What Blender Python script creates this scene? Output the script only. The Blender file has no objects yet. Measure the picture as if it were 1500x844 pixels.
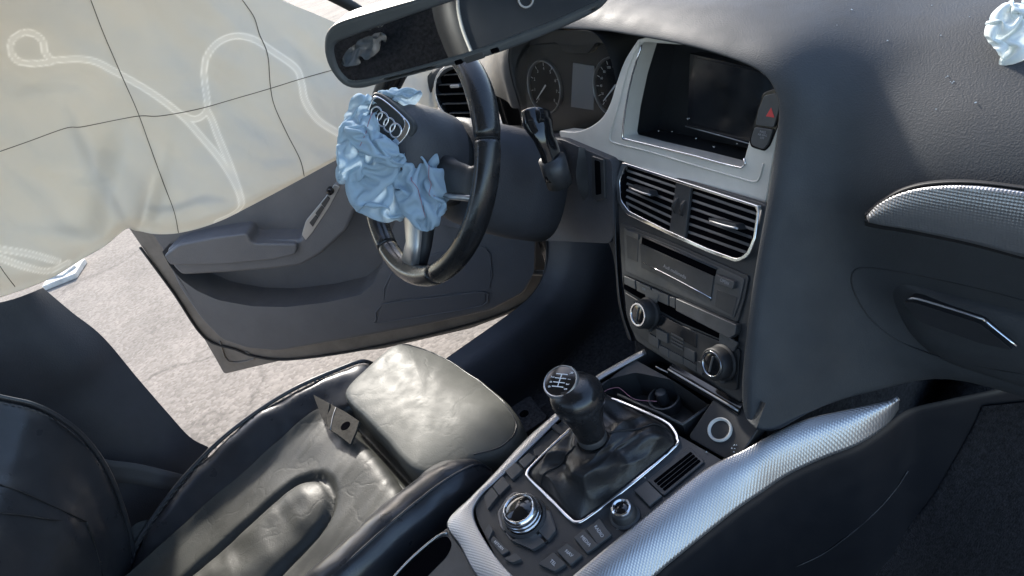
import bpy, bmesh, math, random
import numpy as np
from mathutils import Vector as V, Matrix, noise
random.seed(7); np.random.seed(7)
R = math.radians
sc = bpy.context.scene
COL = sc.collection

# ------------------------------------------------------------------ camera
CAM = V((0.5514, -0.3136, 1.1336)); YAW, PIT, ROL = R(151.955), R(-31.699), R(-19.0145)
FPX = 949.53                                   # focal length in pixels of a 1500 wide frame
_d = V((math.cos(PIT)*math.cos(YAW), math.cos(PIT)*math.sin(YAW), math.sin(PIT)))
_r = _d.cross(V((0, 0, 1))).normalized(); _u = _r.cross(_d)
CR = _r*math.cos(ROL) + _u*math.sin(ROL); CU = -_r*math.sin(ROL) + _u*math.cos(ROL); CD = _d
cd = bpy.data.cameras.new('camera'); cam = bpy.data.objects.new('camera', cd); COL.objects.link(cam)
cam.matrix_world = Matrix(((CR.x, CU.x, -CD.x, CAM.x), (CR.y, CU.y, -CD.y, CAM.y), (CR.z, CU.z, -CD.z, CAM.z), (0, 0, 0, 1)))
cd.sensor_width = 36; cd.lens = FPX/1500*36; cd.clip_start = 0.02; cd.clip_end = 500
sc.camera = cam

# ------------------------------------------------------------------ light
SUN = V((-0.80, 0.25, 0.52)).normalized()
w = bpy.data.worlds.new('World'); sc.world = w; w.use_nodes = True
nt = w.node_tree; bg = nt.nodes['Background']
sky = nt.nodes.new('ShaderNodeTexSky'); sky.sky_type = 'NISHITA'; sky.sun_disc = False
sky.sun_elevation = math.asin(SUN.z); sky.sun_rotation = math.atan2(SUN.x, SUN.y)
sky.dust_density = 2.0; sky.altitude = 200
nt.links.new(sky.outputs[0], bg.inputs[0]); bg.inputs[1].default_value = 0.15
sl = bpy.data.lights.new('sun', 'SUN'); sl.energy = 2.3; sl.angle = R(3.5); sl.color = (1, 0.95, 0.87)
so = bpy.data.objects.new('sun', sl); COL.objects.link(so); so.rotation_euler = SUN.to_track_quat('Z', 'Y').to_euler(); so.location = SUN*30
sc.view_settings.view_transform = 'Standard'; sc.view_settings.look = 'None'; sc.view_settings.gamma = 1
sc.view_settings.exposure = 1.75
sc.render.engine = 'CYCLES'
sc.cycles.max_bounces = 7; sc.cycles.diffuse_bounces = 4; sc.cycles.transparent_max_bounces = 12

# ------------------------------------------------------------------ helpers
def ray(px, py): return CR*((px-750)/FPX) - CU*((py-422)/FPX) + CD
def hit(px, py, p, n):
    d = ray(px, py); return CAM + d*((V(p)-CAM).dot(n)/d.dot(n))
def hx(px, py, x): return hit(px, py, (x, 0, 0), V((1, 0, 0)))
def hy(px, py, y): return hit(px, py, (0, y, 0), V((0, 1, 0)))
def hz(px, py, z): return hit(px, py, (0, 0, z), V((0, 0, 1)))

class Fr:
    """a local frame (u right, v up, n out of the face)"""
    def __init__(s, o, u, v):
        s.o = V(o); s.u = V(u).normalized(); v = V(v); v = v - s.u*v.dot(s.u); s.v = v.normalized(); s.n = s.u.cross(s.v)
    def P(s, a, b, c=0.0): return s.o + s.u*a + s.v*b + s.n*c
    def px(s, x, y, c=0.0):
        q = hit(x, y, s.o + s.n*c, s.n) - s.o; return (q.dot(s.u), q.dot(s.v))
    def W(s, x, y, c=0.0): return hit(x, y, s.o + s.n*c, s.n)
    def poly(s, pts, c=0.0): return [s.px(x, y, c) for x, y in pts]
def tiltframe(o, yaw, tilt):
    y, t = R(yaw), R(tilt)
    return Fr(o, (math.cos(y), -math.sin(y), 0), (math.sin(t)*math.sin(y), math.sin(t)*math.cos(y), math.cos(t)))
FS = tiltframe((0, .208, .51), 10, 25)          # centre stack face
FB = tiltframe((-.044, .3245, .745), 5.8, 15)   # screen bezel face
FC = Fr((.015, .013, .44), (1, 0, 0), (0, math.cos(R(6.8)), math.sin(R(6.8))))   # console top
FW = Fr((-.351, .088, .797), (1, 0, 0), (0, math.sin(R(30.7)), math.cos(R(30.7))))  # steering wheel plane
_dd = V((-1.525+.842, -.319-.525, 0)).normalized()
FD = Fr((-.842, .525, .05), -_dd, (0, 0, 1))    # open door inner face; n faces the cabin

MATS = {}
def tagt(o, label, cat, group=None, kind=None):
    if label: o['label'] = label
    if cat: o['category'] = cat
    if group: o['group'] = group
    if kind: o['kind'] = kind
    return o
def thing(name, label, cat, loc=(0, 0, 0), group=None):
    o = bpy.data.objects.new(name, None); COL.objects.link(o); o.location = loc; o.empty_display_size = .02
    return tagt(o, label, cat, group)
def link(name, me, mat, parent=None, smooth=True):
    o = bpy.data.objects.new(name, me); COL.objects.link(o)
    if mat: me.materials.append(M(mat))
    if smooth: me.polygons.foreach_set('use_smooth', [True]*len(me.polygons))
    if parent is not None:
        o.parent = parent
        if parent.type == 'EMPTY': o.matrix_parent_inverse = Matrix.Translation(-parent.location)
    return o
def mesh(name, verts, faces, mat, parent=None, smooth=True):
    me = bpy.data.meshes.new(name); me.from_pydata([tuple(v) for v in verts], [], faces); me.validate(); me.update()
    return link(name, me, mat, parent, smooth)
def fixn(o):
    bm = bmesh.new(); bm.from_mesh(o.data); bmesh.ops.recalc_face_normals(bm, faces=bm.faces); bm.to_mesh(o.data); bm.free(); return o
def bevel(o, wd, seg=2, ang=35):
    m = o.modifiers.new('bevel', 'BEVEL'); m.width = wd; m.segments = seg; m.limit_method = 'ANGLE'; m.angle_limit = R(ang); m.harden_normals = True
    return o
def area(p): return sum(p[i][0]*p[(i+1) % len(p)][1]-p[(i+1) % len(p)][0]*p[i][1] for i in range(len(p)))/2
def rnd(poly, r, k=5):
    """round the corners of a 2-D polygon"""
    out = []; n = len(poly)
    rs = r if isinstance(r, (list, tuple)) else [r]*n
    for i in range(n):
        p = V(poly[i]); a = V(poly[i-1]); b = V(poly[(i+1) % n])
        da = (a-p); db = (b-p); t = min(rs[i], da.length*.45, db.length*.45)
        if t < 1e-6: out.append(tuple(p)); continue
        A = p+da.normalized()*t; B = p+db.normalized()*t
        for j in range(k+1):
            s = j/k; q = A*(1-s)**2 + p*(2*s*(1-s)) + B*s*s; out.append(tuple(q))
    return out
def smoothpoly(poly, k=4, closed=True):
    """catmull-rom through the points (2-D or 3-D)"""
    P = [V(p) for p in poly]; n = len(P); out = []
    for i in range(n if closed else n-1):
        p1, p2 = P[i], P[(i+1) % n]
        p0 = P[i-1] if closed or i > 0 else p1*2-p2
        p3 = P[(i+2) % n] if closed or i+2 < n else p2*2-p1
        for j in range(k):
            t = j/k
            out.append(0.5*((2*p1)+(p2-p0)*t+(2*p0-5*p1+4*p2-p3)*t*t+(3*p1-p0-3*p2+p3)*t**3))
    if not closed: out.append(P[-1])
    return [tuple(q) for q in out]
def plate(name, poly, F, w0, w1, mat, parent=None, bev=.001, seg=2, dome=None, taper=None):
    """2-D polygon in frame F extruded from w0 (back) to w1 (front)"""
    if area(poly) < 0: poly = poly[::-1]
    n = len(poly); c = sum((V(p) for p in poly), V((0, 0)))/n
    top = [V(p) if not taper else c+(V(p)-c)*taper for p in poly]
    vs = [F.P(x, y, w0) for x, y in poly]+[F.P(x, y, w1) for x, y in top]
    fs = [list(range(n))[::-1], [n+i for i in range(n)]]+[[i, (i+1) % n, n+(i+1) % n, n+i] for i in range(n)]
    if dome:
        vs = vs[:n]; fs = [list(range(n))[::-1]]; K = 5; base = 0
        for k in range(K+1):
            s = k/K; sc_ = 1-.14*s*s if k < K else .84
            vs += [F.P(*(c+(V(p)-c)*(math.cos(s*.9)**.5)), w1-dome*(1-math.sin(s*math.pi/2))) for p in top]
        for k in range(K+1):
            a = n*k
            fs += [[a+i, a+(i+1) % n, a+n+(i+1) % n, a+n+i] for i in range(n)]
        fs.append([n*(K+1)+i for i in range(n)])
    o = mesh(name, vs, fs, mat, parent, bool(bev) or bool(dome))
    if bev and not dome: bevel(o, bev, seg)
    return o
def resample(poly, N):
    P = [V(p) for p in poly]; n = len(P); L = [0]
    for i in range(n): L.append(L[-1]+(P[(i+1) % n]-P[i]).length)
    out = []; j = 0
    for i in range(N):
        t = L[-1]*i/N
        while L[j+1] < t: j += 1
        s = (t-L[j])/max(L[j+1]-L[j], 1e-9); out.append(P[j].lerp(P[(j+1) % n], s))
    return out
def ringplate(name, outer, inner, F, w0, w1, mat, parent=None, bev=.001, N=120, seg=2):
    """flat ring between two loops: scan-filled caps, quad walls"""
    if area(outer) < 0: outer = outer[::-1]
    if area(inner) < 0: inner = inner[::-1]
    A = resample(outer, N); B = resample(inner, N); bm = bmesh.new()
    def loop(L, wv): return [bm.verts.new(F.P(*p, wv)) for p in L]
    a0, a1, b1, b0 = loop(A, w0), loop(A, w1), loop(B, w1), loop(B, w0)
    for i in range(N):
        j = (i+1) % N
        bm.faces.new((a0[i], a0[j], a1[j], a1[i])); bm.faces.new((b1[i], b1[j], b0[j], b0[i]))
    bm.edges.ensure_lookup_table()
    def es(L): return [bm.edges.get((L[i], L[(i+1) % N])) for i in range(N)]
    bmesh.ops.triangle_fill(bm, use_beauty=True, use_dissolve=False, edges=es(a1)+es(b1), normal=F.n)
    bmesh.ops.recalc_face_normals(bm, faces=bm.faces)
    me = bpy.data.meshes.new(name); bm.to_mesh(me); bm.free()
    o = link(name, me, mat, parent)
    if bev: bevel(o, bev, seg, 40)
    return o
def tube(name, pts, r, mat, parent=None, closed=False, k=10, flat=None, sub=4, up=None):
    P = [V(p) for p in (smoothpoly(pts, sub, closed) if sub > 1 else pts)]; n = len(P); vs = []; fs = []
    rr = r if callable(r) else (lambda s: r)
    prev = V(up) if up else None
    for i in range(n):
        a = P[i-1] if closed or i > 0 else P[i]; b = P[(i+1) % n] if closed or i < n-1 else P[i]
        t = (b-a).normalized()
        if prev is None: prev = V((0, 0, 1)) if abs(t.z) < .9 else V((1, 0, 0))
        nn = (prev-t*prev.dot(t)).normalized(); bb = t.cross(nn); prev = nn if not up else V(up)
        q = rr(i/max(n-1, 1))
        for j in range(k):
            a_ = 2*math.pi*j/k; vs.append(P[i]+nn*(math.cos(a_)*q*(flat or 1))+bb*(math.sin(a_)*q))
    for i in range(n if closed else n-1):
        for j in range(k):
            fs.append([i*k+j, i*k+(j+1) % k, ((i+1) % n)*k+(j+1) % k, ((i+1) % n)*k+j])
    if not closed: fs += [list(range(k))[::-1], [(n-1)*k+j for j in range(k)]]
    return fixn(mesh(name, vs, fs, mat, parent))
def lathe(name, prof, F, mat, parent=None, k=40, cu=0, cv=0, sx=1, sy=1):
    vs = []; fs = []; n = len(prof)
    for r, h in prof:
        for j in range(k):
            a = 2*math.pi*j/k; vs.append(F.P(cu+r*sx*math.cos(a), cv+r*sy*math.sin(a), h))
    for i in range(n-1):
        for j in range(k): fs.append([i*k+j, i*k+(j+1) % k, (i+1)*k+(j+1) % k, (i+1)*k+j])
    if prof[-1][0] < .0031: fs.append([(n-1)*k+j for j in range(k)])
    o = fixn(mesh(name, vs, fs, mat, parent)); bevel(o, .0004, 1, 50); return o
def cr(P, t):
    n = len(P); i = min(int(t), n-2); f = t-i
    p1, p2 = P[i], P[i+1]; p0 = P[i-1] if i > 0 else p1*2-p2; p3 = P[i+2] if i+2 < n else p2*2-p1
    return 0.5*((2*p1)+(p2-p0)*f+(2*p0-5*p1+4*p2-p3)*f*f+(3*p1-p0-3*p2+p3)*f**3)
def netpts(net, ku, kv):
    """bicubic interpolation of a control net -> dense grid of points"""
    net = [[V(p) for p in row] for row in net]
    rows = [[cr(row, j/kv) for j in range((len(row)-1)*kv+1)] for row in net]
    out = []
    for i in range((len(net)-1)*ku+1):
        out.append([cr([r_[j] for r_ in rows], i/ku) for j in range(len(rows[0]))])
    return out
def gridmesh(name, G, mat, parent=None, thick=0, disp=None, flip=False, close=False):
    n, m = len(G), len(G[0])
    if disp: G = [[disp(p, i/(n-1), j/(m-1)) for j, p in enumerate(row)] for i, row in enumerate(G)]
    vs = [p for row in G for p in row]
    fs = [[i*m+j, i*m+j+1, (i+1)*m+j+1, (i+1)*m+j] for i in range(n-1) for j in range(m-1)]
    if flip: fs = [f[::-1] for f in fs]
    o = mesh(name, vs, fs, mat, parent)
    if thick:
        s = o.modifiers.new('solid', 'SOLIDIFY'); s.thickness = thick; s.offset = -1
    return o
def net(name, N, mat, parent=None, ku=8, kv=8, **kw): return gridmesh(name, netpts(N, ku, kv), mat, parent, **kw)
def box(name, F, u0, u1, v0, v1, w0, w1, mat, parent=None, bev=.001, seg=2):
    return plate(name, [(u0, v0), (u1, v0), (u1, v1), (u0, v1)], F, w0, w1, mat, parent, bev, seg)
def text(s, F, u, v, wv, size, mat, parent, rot=0, name='lettering', align='CENTER', sx=1.0):
    c = bpy.data.curves.new(name, 'FONT'); c.body = s; c.size = size; c.align_x = align; c.align_y = 'CENTER'; c.extrude = .00008; c.resolution_u = 2
    t = bpy.data.objects.new(name, c); COL.objects.link(t)
    me = bpy.data.meshes.new_from_object(t); COL.objects.unlink(t); bpy.data.objects.remove(t)
    ca, sa = math.cos(rot), math.sin(rot)
    for vt in me.vertices:
        x, y, z = vt.co; x *= sx
        vt.co = F.P(u+x*ca-y*sa, v+x*sa+y*ca, wv+z)
    return link(name, me, mat, parent, False)
def nz(p, s=1.0, o=0): return noise.noise(V(p)*s+V((o*3.7, o*1.3, o*9.1)))

# ------------------------------------------------------------------ materials
def M(name): return MATS[name]
def mk(name, col, rough=.5, metal=0.0, bump=None, var=None, spec=.5, rvar=0, coat=0, coatr=.1, trans=0, ior=1.5, sheen=0):
    """bump: list of (kind, scale, strength, distance); var: (scale, amount) colour variation"""
    m = bpy.data.materials.new(name); m.use_nodes = True; t = m.node_tree; b = t.nodes['Principled BSDF']
    b.inputs['Base Color'].default_value = (*col, 1); b.inputs['Roughness'].default_value = rough; b.inputs['Metallic'].default_value = metal
    b.inputs['Specular IOR Level'].default_value = spec; b.inputs['Coat Weight'].default_value = coat; b.inputs['Coat Roughness'].default_value = coatr
    b.inputs['Transmission Weight'].default_value = trans; b.inputs['IOR'].default_value = ior; b.inputs['Sheen Weight'].default_value = sheen
    tc = t.nodes.new('ShaderNodeTexCoord'); N = t.nodes.new; L = t.links.new
    if var:
        ns = N('ShaderNodeTexNoise'); ns.inputs['Scale'].default_value = var[0]; ns.inputs['Detail'].default_value = 6; ns.inputs['Roughness'].default_value = .65
        L(tc.outputs['Object'], ns.inputs['Vector'])
        cr_ = N('ShaderNodeValToRGB'); a = var[1]
        cr_.color_ramp.elements[0].position = .3; cr_.color_ramp.elements[1].position = .72
        c2 = var[2] if len(var) > 2 else tuple(min(1, c*(1+a)) for c in col)
        cr_.color_ramp.elements[0].color = (*[c*(1-a) for c in col], 1); cr_.color_ramp.elements[1].color = (*c2, 1)
        L(ns.outputs['Fac'], cr_.inputs['Fac']); L(cr_.outputs['Color'], b.inputs['Base Color'])
    if rvar:
        ns = N('ShaderNodeTexNoise'); ns.inputs['Scale'].default_value = 35; ns.inputs['Detail'].default_value = 7
        L(tc.outputs['Object'], ns.inputs['Vector']); mr = N('ShaderNodeMapRange'); mr.inputs['From Min'].default_value = .3; mr.inputs['From Max'].default_value = .7
        mr.inputs['To Min'].default_value = max(.02, rough-rvar); mr.inputs['To Max'].default_value = rough+rvar
        L(ns.outputs['Fac'], mr.inputs['Value']); L(mr.outputs[0], b.inputs['Roughness'])
    last = None
    for (kind, scale, st, dist) in (bump or []):
        bp = N('ShaderNodeBump'); bp.inputs['Strength'].default_value = st; bp.inputs['Distance'].default_value = dist
        if kind == 'noise':
            q = N('ShaderNodeTexNoise'); q.inputs['Scale'].default_value = scale; q.inputs['Detail'].default_value = 4; out = q.outputs['Fac']
        elif kind == 'grain':
            q = N('ShaderNodeTexVoronoi'); q.inputs['Scale'].default_value = scale; q.feature = 'SMOOTH_F1'; out = q.outputs['Distance']
        elif kind == 'crack':
            q = N('ShaderNodeTexVoronoi'); q.inputs['Scale'].default_value = scale; q.feature = 'DISTANCE_TO_EDGE'; out = None
            wn = N('ShaderNodeTexNoise'); wn.inputs['Scale'].default_value = scale*1.6; wn.inputs['Detail'].default_value = 3; L(tc.outputs['Object'], wn.inputs['Vector'])
            mx = N('ShaderNodeMix'); mx.data_type = 'VECTOR'; mx.inputs[0].default_value = .12
            L(tc.outputs['Object'], mx.inputs[4]); L(wn.outputs['Color'], mx.inputs[5])
            L(mx.outputs[1], q.inputs['Vector'])
            mr = N('ShaderNodeMapRange'); mr.inputs['From Max'].default_value = .05; L(q.outputs['Distance'], mr.inputs['Value']); out = mr.outputs[0]
        elif kind == 'wave':
            q = N('ShaderNodeTexWave'); q.inputs['Scale'].default_value = scale; out = q.outputs['Fac']
        if kind != 'crack': L(tc.outputs['Object'], q.inputs['Vector'])
        L(out, bp.inputs['Height'])
        if last: L(last.outputs[0], bp.inputs['Normal'])
        last = bp
    if last: L(last.outputs[0], b.inputs['Normal'])
    MATS[name] = m; return m
GR = [('grain', 420, .35, .0012), ('noise', 900, .2, .0006)]
mk('dash', (.040, .043, .046), .58, bump=[('grain', 620, .28, .0009), ('noise', 1100, .15, .0005)], var=(5, .2), rvar=.07, spec=.34)
mk('dash_low', (.052, .054, .062), .55, bump=GR, var=(10, .15), spec=.4)
mk('plastic', (.032, .033, .035), .45, bump=[('grain', 700, .2, .0006)], var=(30, .2), rvar=.08)
mk('plastic_dark', (.017, .018, .020), .5, var=(20, .2))
mk('plastic_soft', (.055, .056, .058), .38, var=(40, .18), rvar=.08)
mk('gloss', (.008, .008, .009), .12, rvar=.06, coat=.3)
mk('gloss_side', (.011, .012, .015), .35, rvar=.05)
mk('mirror_shell', (.075, .083, .09), .45, var=(30, .12), rvar=.08)
mk('void', (.003, .003, .004), .9, spec=.0)
mk('door', (.095, .096, .104), .55, bump=GR, var=(8, .10), rvar=.05)
mk('door_dark', (.082, .083, .092), .55, bump=GR)
mk('dial', (.012, .012, .014), .7, spec=.15)
mk('pale_ring', (.55, .55, .53), .4)
mk('door_metal', (.15, .135, .12), .45, var=(9, .3), rvar=.12)
mk('rubber', (.012, .012, .013), .6)
mk('chrome', (.78, .78, .79), .16, 1.0, rvar=.08)
mk('silver', (.62, .595, .535), .42, .15, bump=[('noise', 700, .08, .0004)], var=(25, .06), rvar=.07)
mk('satin', (.42, .42, .42), .35, .8, rvar=.08)
mk('leather', (.031, .032, .036), .33, bump=[('grain', 520, .12, .0005), ('noise', 22, .12, .004)], var=(9, .25), rvar=.07, spec=.5)
mk('leather_sheen', (.092, .094, .084), .53, bump=[('grain', 480, .16, .0006), ('crack', 9, .22, .0008), ('crack', 21, .12, .0006), ('noise', 16, .12, .005)], var=(7, .22), rvar=.07, spec=.26)  # black leather with the thigh pad's bright sheen put into its base colour
mk('leather_half_sheen', (.054, .055, .050), .48, bump=[('grain', 480, .16, .0006), ('crack', 9, .22, .0008), ('crack', 21, .12, .0006), ('noise', 16, .12, .005)], var=(7, .25), rvar=.07, spec=.24)  # same black leather, lightened less, to carry the sheen on the cushion
mk('leather_boot', (.018, .018, .019), .42, bump=[('grain', 600, .25, .0008), ('noise', 90, .3, .003)], var=(30, .25), rvar=.1)
mk('leather_wheel', (.014, .014, .015), .26, bump=[('grain', 600, .12, .0005)], var=(25, .25), rvar=.1, coat=.15, coatr=.25)
mk('thread', (.10, .10, .10), .7)

mk('thread_red', (.36, .17, .22), .8)
mk('thread_dark', (.10, .095, .085), .8)
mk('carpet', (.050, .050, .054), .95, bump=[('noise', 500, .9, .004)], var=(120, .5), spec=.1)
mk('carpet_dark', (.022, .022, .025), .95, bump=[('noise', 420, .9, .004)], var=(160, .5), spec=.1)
mk('print', (.62, .62, .62), .6)
mk('print_dim', (.26, .26, .27), .6)
mk('print_white', (.8, .8, .8), .5)
mk('red', (.55, .05, .05), .5)
mk('crumb', (.72, .72, .70), .4)
mk('paver', (.52, .50, .47), .8, var=(14, .25), bump=[('noise', 60, .4, .01)])
mk('plastic_grey', (.048, .045, .040), .85, spec=.1, var=(60, .35), bump=[('noise', 220, .4, .002)])
mk('belt', (.06, .06, .065), .7, bump=[('wave', 220, .3, .001)])
mk('headliner', (.46, .45, .42), .9, bump=[('noise', 400, .3, .002)])
mk('screen', (.012, .013, .015), .16, rvar=.08, spec=.6)
mk('mirror', (.62, .66, .68), .015, 1.0)
mk('paint', (.02, .022, .025), .25, coat=.6)

def weave(name, scale):
    """brushed aluminium with the fine checkered relief of the trim"""
    m = mk(name, (.43, .43, .435), .34, .85, var=(22, .05)); t = m.node_tree; N = t.nodes.new; L = t.links.new; b = t.nodes['Principled BSDF']
    uv = N('ShaderNodeUVMap'); sep = N('ShaderNodeSeparateXYZ'); L(uv.outputs[0], sep.inputs[0])
    hs = []
    for a, s in ((0, 1), (1, 1)):
        w_ = N('ShaderNodeMath'); w_.operation = 'MULTIPLY'; w_.inputs[1].default_value = scale; L(sep.outputs[a], w_.inputs[0])
        s_ = N('ShaderNodeMath'); s_.operation = 'SINE'; L(w_.outputs[0], s_.inputs[0]); hs.append(s_)
    mul = N('ShaderNodeMath'); mul.operation = 'MULTIPLY'; L(hs[0].outputs[0], mul.inputs[0]); L(hs[1].outputs[0], mul.inputs[1])
    bp = N('ShaderNodeBump'); bp.inputs['Strength'].default_value = .28; bp.inputs['Distance'].default_value = .0008
    L(mul.outputs[0], bp.inputs['Height']); L(bp.outputs[0], b.inputs['Normal'])
    mr = N('ShaderNodeMapRange'); mr.inputs['From Min'].default_value = -1; mr.inputs['To Min'].default_value = .44; mr.inputs['To Max'].default_value = .28
    L(mul.outputs[0], mr.inputs['Value']); L(mr.outputs[0], b.inputs['Roughness'])
    return m
weave('weave', 1100)

def cloth(name, col, trans, rough=.6, fine=900, wr=None, var=.06, seam=None):
    m = bpy.data.materials.new(name); m.use_nodes = True; t = m.node_tree; N = t.nodes.new; L = t.links.new
    b = t.nodes['Principled BSDF']; out = t.nodes['Material Output']; b.inputs['Roughness'].default_value = rough; b.inputs['Specular IOR Level'].default_value = .4 if rough < .8 else .12
    tc = N('ShaderNodeTexCoord'); ns = N('ShaderNodeTexNoise'); ns.inputs['Scale'].default_value = 6; ns.inputs['Detail'].default_value = 5; L(tc.outputs['Object'], ns.inputs['Vector'])
    rp = N('ShaderNodeValToRGB'); rp.color_ramp.elements[0].position = .3; rp.color_ramp.elements[1].position = .7
    rp.color_ramp.elements[0].color = (*[c*(1-var) for c in col], 1); rp.color_ramp.elements[1].color = (*[min(1, c*(1+var)) for c in col], 1)
    L(ns.outputs['Fac'], rp.inputs['Fac']); colout = rp.outputs[0]
    if seam:
        at = N('ShaderNodeAttribute'); at.attribute_name = 'seam'; ms = N('ShaderNodeMix'); ms.data_type = 'RGBA'
        L(at.outputs['Fac'], ms.inputs[0]); L(rp.outputs[0], ms.inputs[6]); ms.inputs[7].default_value = (*seam, 1); colout = ms.outputs[2]
    L(colout, b.inputs['Base Color'])
    n2 = N('ShaderNodeTexNoise'); n2.inputs['Scale'].default_value = fine; L(tc.outputs['Object'], n2.inputs['Vector'])
    bp = N('ShaderNodeBump'); bp.inputs['Strength'].default_value = .15; bp.inputs['Distance'].default_value = .0006; L(n2.outputs['Fac'], bp.inputs['Height'])
    last = bp
    if wr:
        n3 = N('ShaderNodeTexNoise'); n3.inputs['Scale'].default_value = wr; n3.inputs['Detail'].default_value = 3; n3.inputs['Distortion'].default_value = .6; L(tc.outputs['Object'], n3.inputs['Vector'])
        b2 = N('ShaderNodeBump'); b2.inputs['Strength'].default_value = .35; b2.inputs['Distance'].default_value = .02; L(n3.outputs['Fac'], b2.inputs['Height']); L(bp.outputs[0], b2.inputs['Normal']); last = b2
    L(last.outputs[0], b.inputs['Normal'])
    tr = N('ShaderNodeBsdfTranslucent'); L(colout, tr.inputs['Color']); L(last.outputs[0], tr.inputs['Normal'])
    mx = N('ShaderNodeMixShader'); mx.inputs[0].default_value = trans; L(b.outputs[0], mx.inputs[1]); L(tr.outputs[0], mx.inputs[2]); L(mx.outputs[0], out.inputs[0])
    MATS[name] = m; return m
cloth('curtain', (.65, .632, .582), .35, .5, wr=8, var=.03, seam=(.97, .96, .92))
cloth('curtain_seam', (.80, .79, .74), .55, .55)
cloth('bluecloth', (.43, .56, .67), .25, .9)
cloth('thread_white', (.95, .95, .92), .6, .6)
cloth('foldcloth', (.36, .37, .37), .05, .6)
cloth('palecloth', (.70, .76, .75), .25, .6)

def asphalt():
    m = mk('asphalt', (.2, .19, .175), .9, spec=.25); t = m.node_tree; N = t.nodes.new; L = t.links.new; b = t.nodes['Principled BSDF']
    tc = N('ShaderNodeTexCoord')
    vo = N('ShaderNodeTexVoronoi'); vo.inputs['Scale'].default_value = 75; L(tc.outputs['Object'], vo.inputs['Vector'])
    hsv = N('ShaderNodeSeparateColor'); L(vo.outputs['Color'], hsv.inputs[0])
    rp = N('ShaderNodeValToRGB'); e = rp.color_ramp.elements; e[0].position = 0; e[0].color = (.20, .183, .163, 1); e[1].position = 1; e[1].color = (.29, .267, .24, 1)
    L(hsv.outputs[0], rp.inputs['Fac'])
    n1 = N('ShaderNodeTexNoise'); n1.inputs['Scale'].default_value = 1.4; n1.inputs['Detail'].default_value = 8; n1.inputs['Roughness'].default_value = .7; L(tc.outputs['Object'], n1.inputs['Vector'])
    r2 = N('ShaderNodeValToRGB'); e = r2.color_ramp.elements; e[0].position = .3; e[0].color = (.62, .60, .58, 1); e[1].position = .7; e[1].color = (1.05, 1, .96, 1)
    L(n1.outputs['Fac'], r2.inputs['Fac'])
    mu = N('ShaderNodeMix'); mu.data_type = 'RGBA'; mu.blend_type = 'MULTIPLY'; mu.inputs[0].default_value = 1; L(rp.outputs[0], mu.inputs[6]); L(r2.outputs[0], mu.inputs[7])
    # cracks
    wn = N('ShaderNodeTexNoise'); wn.inputs['Scale'].default_value = 2.5; wn.inputs['Detail'].default_value = 6; L(tc.outputs['Object'], wn.inputs['Vector'])
    mv = N('ShaderNodeMix'); mv.data_type = 'VECTOR'; mv.inputs[0].default_value = .35; L(tc.outputs['Object'], mv.inputs[4]); L(wn.outputs['Color'], mv.inputs[5])
    ck = N('ShaderNodeTexVoronoi'); ck.feature = 'DISTANCE_TO_EDGE'; ck.inputs['Scale'].default_value = .9; L(mv.outputs[1], ck.inputs['Vector'])
    mr = N('ShaderNodeMapRange'); mr.inputs['From Max'].default_value = .012; mr.inputs['To Min'].default_value = .72; L(ck.outputs['Distance'], mr.inputs['Value'])
    m2 = N('ShaderNodeMix'); m2.data_type = 'RGBA'; m2.blend_type = 'MULTIPLY'; m2.inputs[0].default_value = 1; L(mu.outputs[2], m2.inputs[6]); L(mr.outputs[0], m2.inputs[7])
    L(m2.outputs[2], b.inputs['Base Color'])
    bp = N('ShaderNodeBump'); bp.inputs['Strength'].default_value = .3; bp.inputs['Distance'].default_value = .005; L(vo.outputs['Distance'], bp.inputs['Height']); bp.invert = True
    L(bp.outputs[0], b.inputs['Normal'])
asphalt()

# ================================================================== SETTING
ground = mesh('ground', [(-60, -60, -.25), (60, -60, -.25), (60, 60, -.25), (-60, 60, -.25)], [[0, 1, 2, 3]], 'asphalt', None, False); ground['kind'] = 'structure'

# ------------------------------------------------------------------ car body (sill, pillars, floor, roof)
body = thing('car', 'dark car seen inside, its driver door standing open over the asphalt', 'car', (-.72, 0, -.05))
# sill trim: edge line, crown, inner drop, rising into the kick panel at the front
SL = []
for y, lift in ((-.95, .06), (-.55, .02), (-.2, 0), (.15, 0), (.36, .0), (.45, .018), (.505, .07), (.535, .16), (.55, .30), (.555, .5)):
    k = min(1, lift/.3); xo = -.742 + .0*k
    z = .165+lift
    SL.append([(xo+.004, y+.012*k, z-.05*(1-k)), (xo, y, z-.008*(1-k)), (xo+.012, y-.006*k, z+.004*(1-k)), (xo+.055, y-.004*k+.01*k, z+.002), (xo+.085+.02*k, y+.03*k, z-.02*(1-k)), (xo+.115+.05*k, y+.10*k, z-.085*(1-k)-.0*k), (xo+.125+.10*k, y+.26*k, z-.17*(1-k)-.02*k), (xo+.18+.12*k, y+.40*k, -.005+.9*k*lift)])
net('sill_trim', SL, 'dash_low', body, 6, 5)
tube('sill_seal', [(-.744, -.9, .185), (-.744, -.5, .175), (-.744, -.2, .158), (-.744, .15, .158), (-.744, .36, .158), (-.744, .45, .176), (-.744, .505, .232), (-.744, .532, .33), (-.744, .55, .50)], .0045, 'rubber', body)
# painted outer sill below the trim and front wing behind the kick panel
net('outer_sill', [[(-.746, y, .15), (-.79, y, .12), (-.80, y, .05), (-.77, y, -.05), (-.6, y, -.06)] for y in (-1.0, -.4, .2, .62)], 'paint', body, 2, 4)
net('hinge_pillar', [[(-.748, .50, z), (-.80, .56, z), (-.80, .75, z)] for z in (.1, .3, .6, .9)], 'paint', body, 2, 3)
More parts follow.
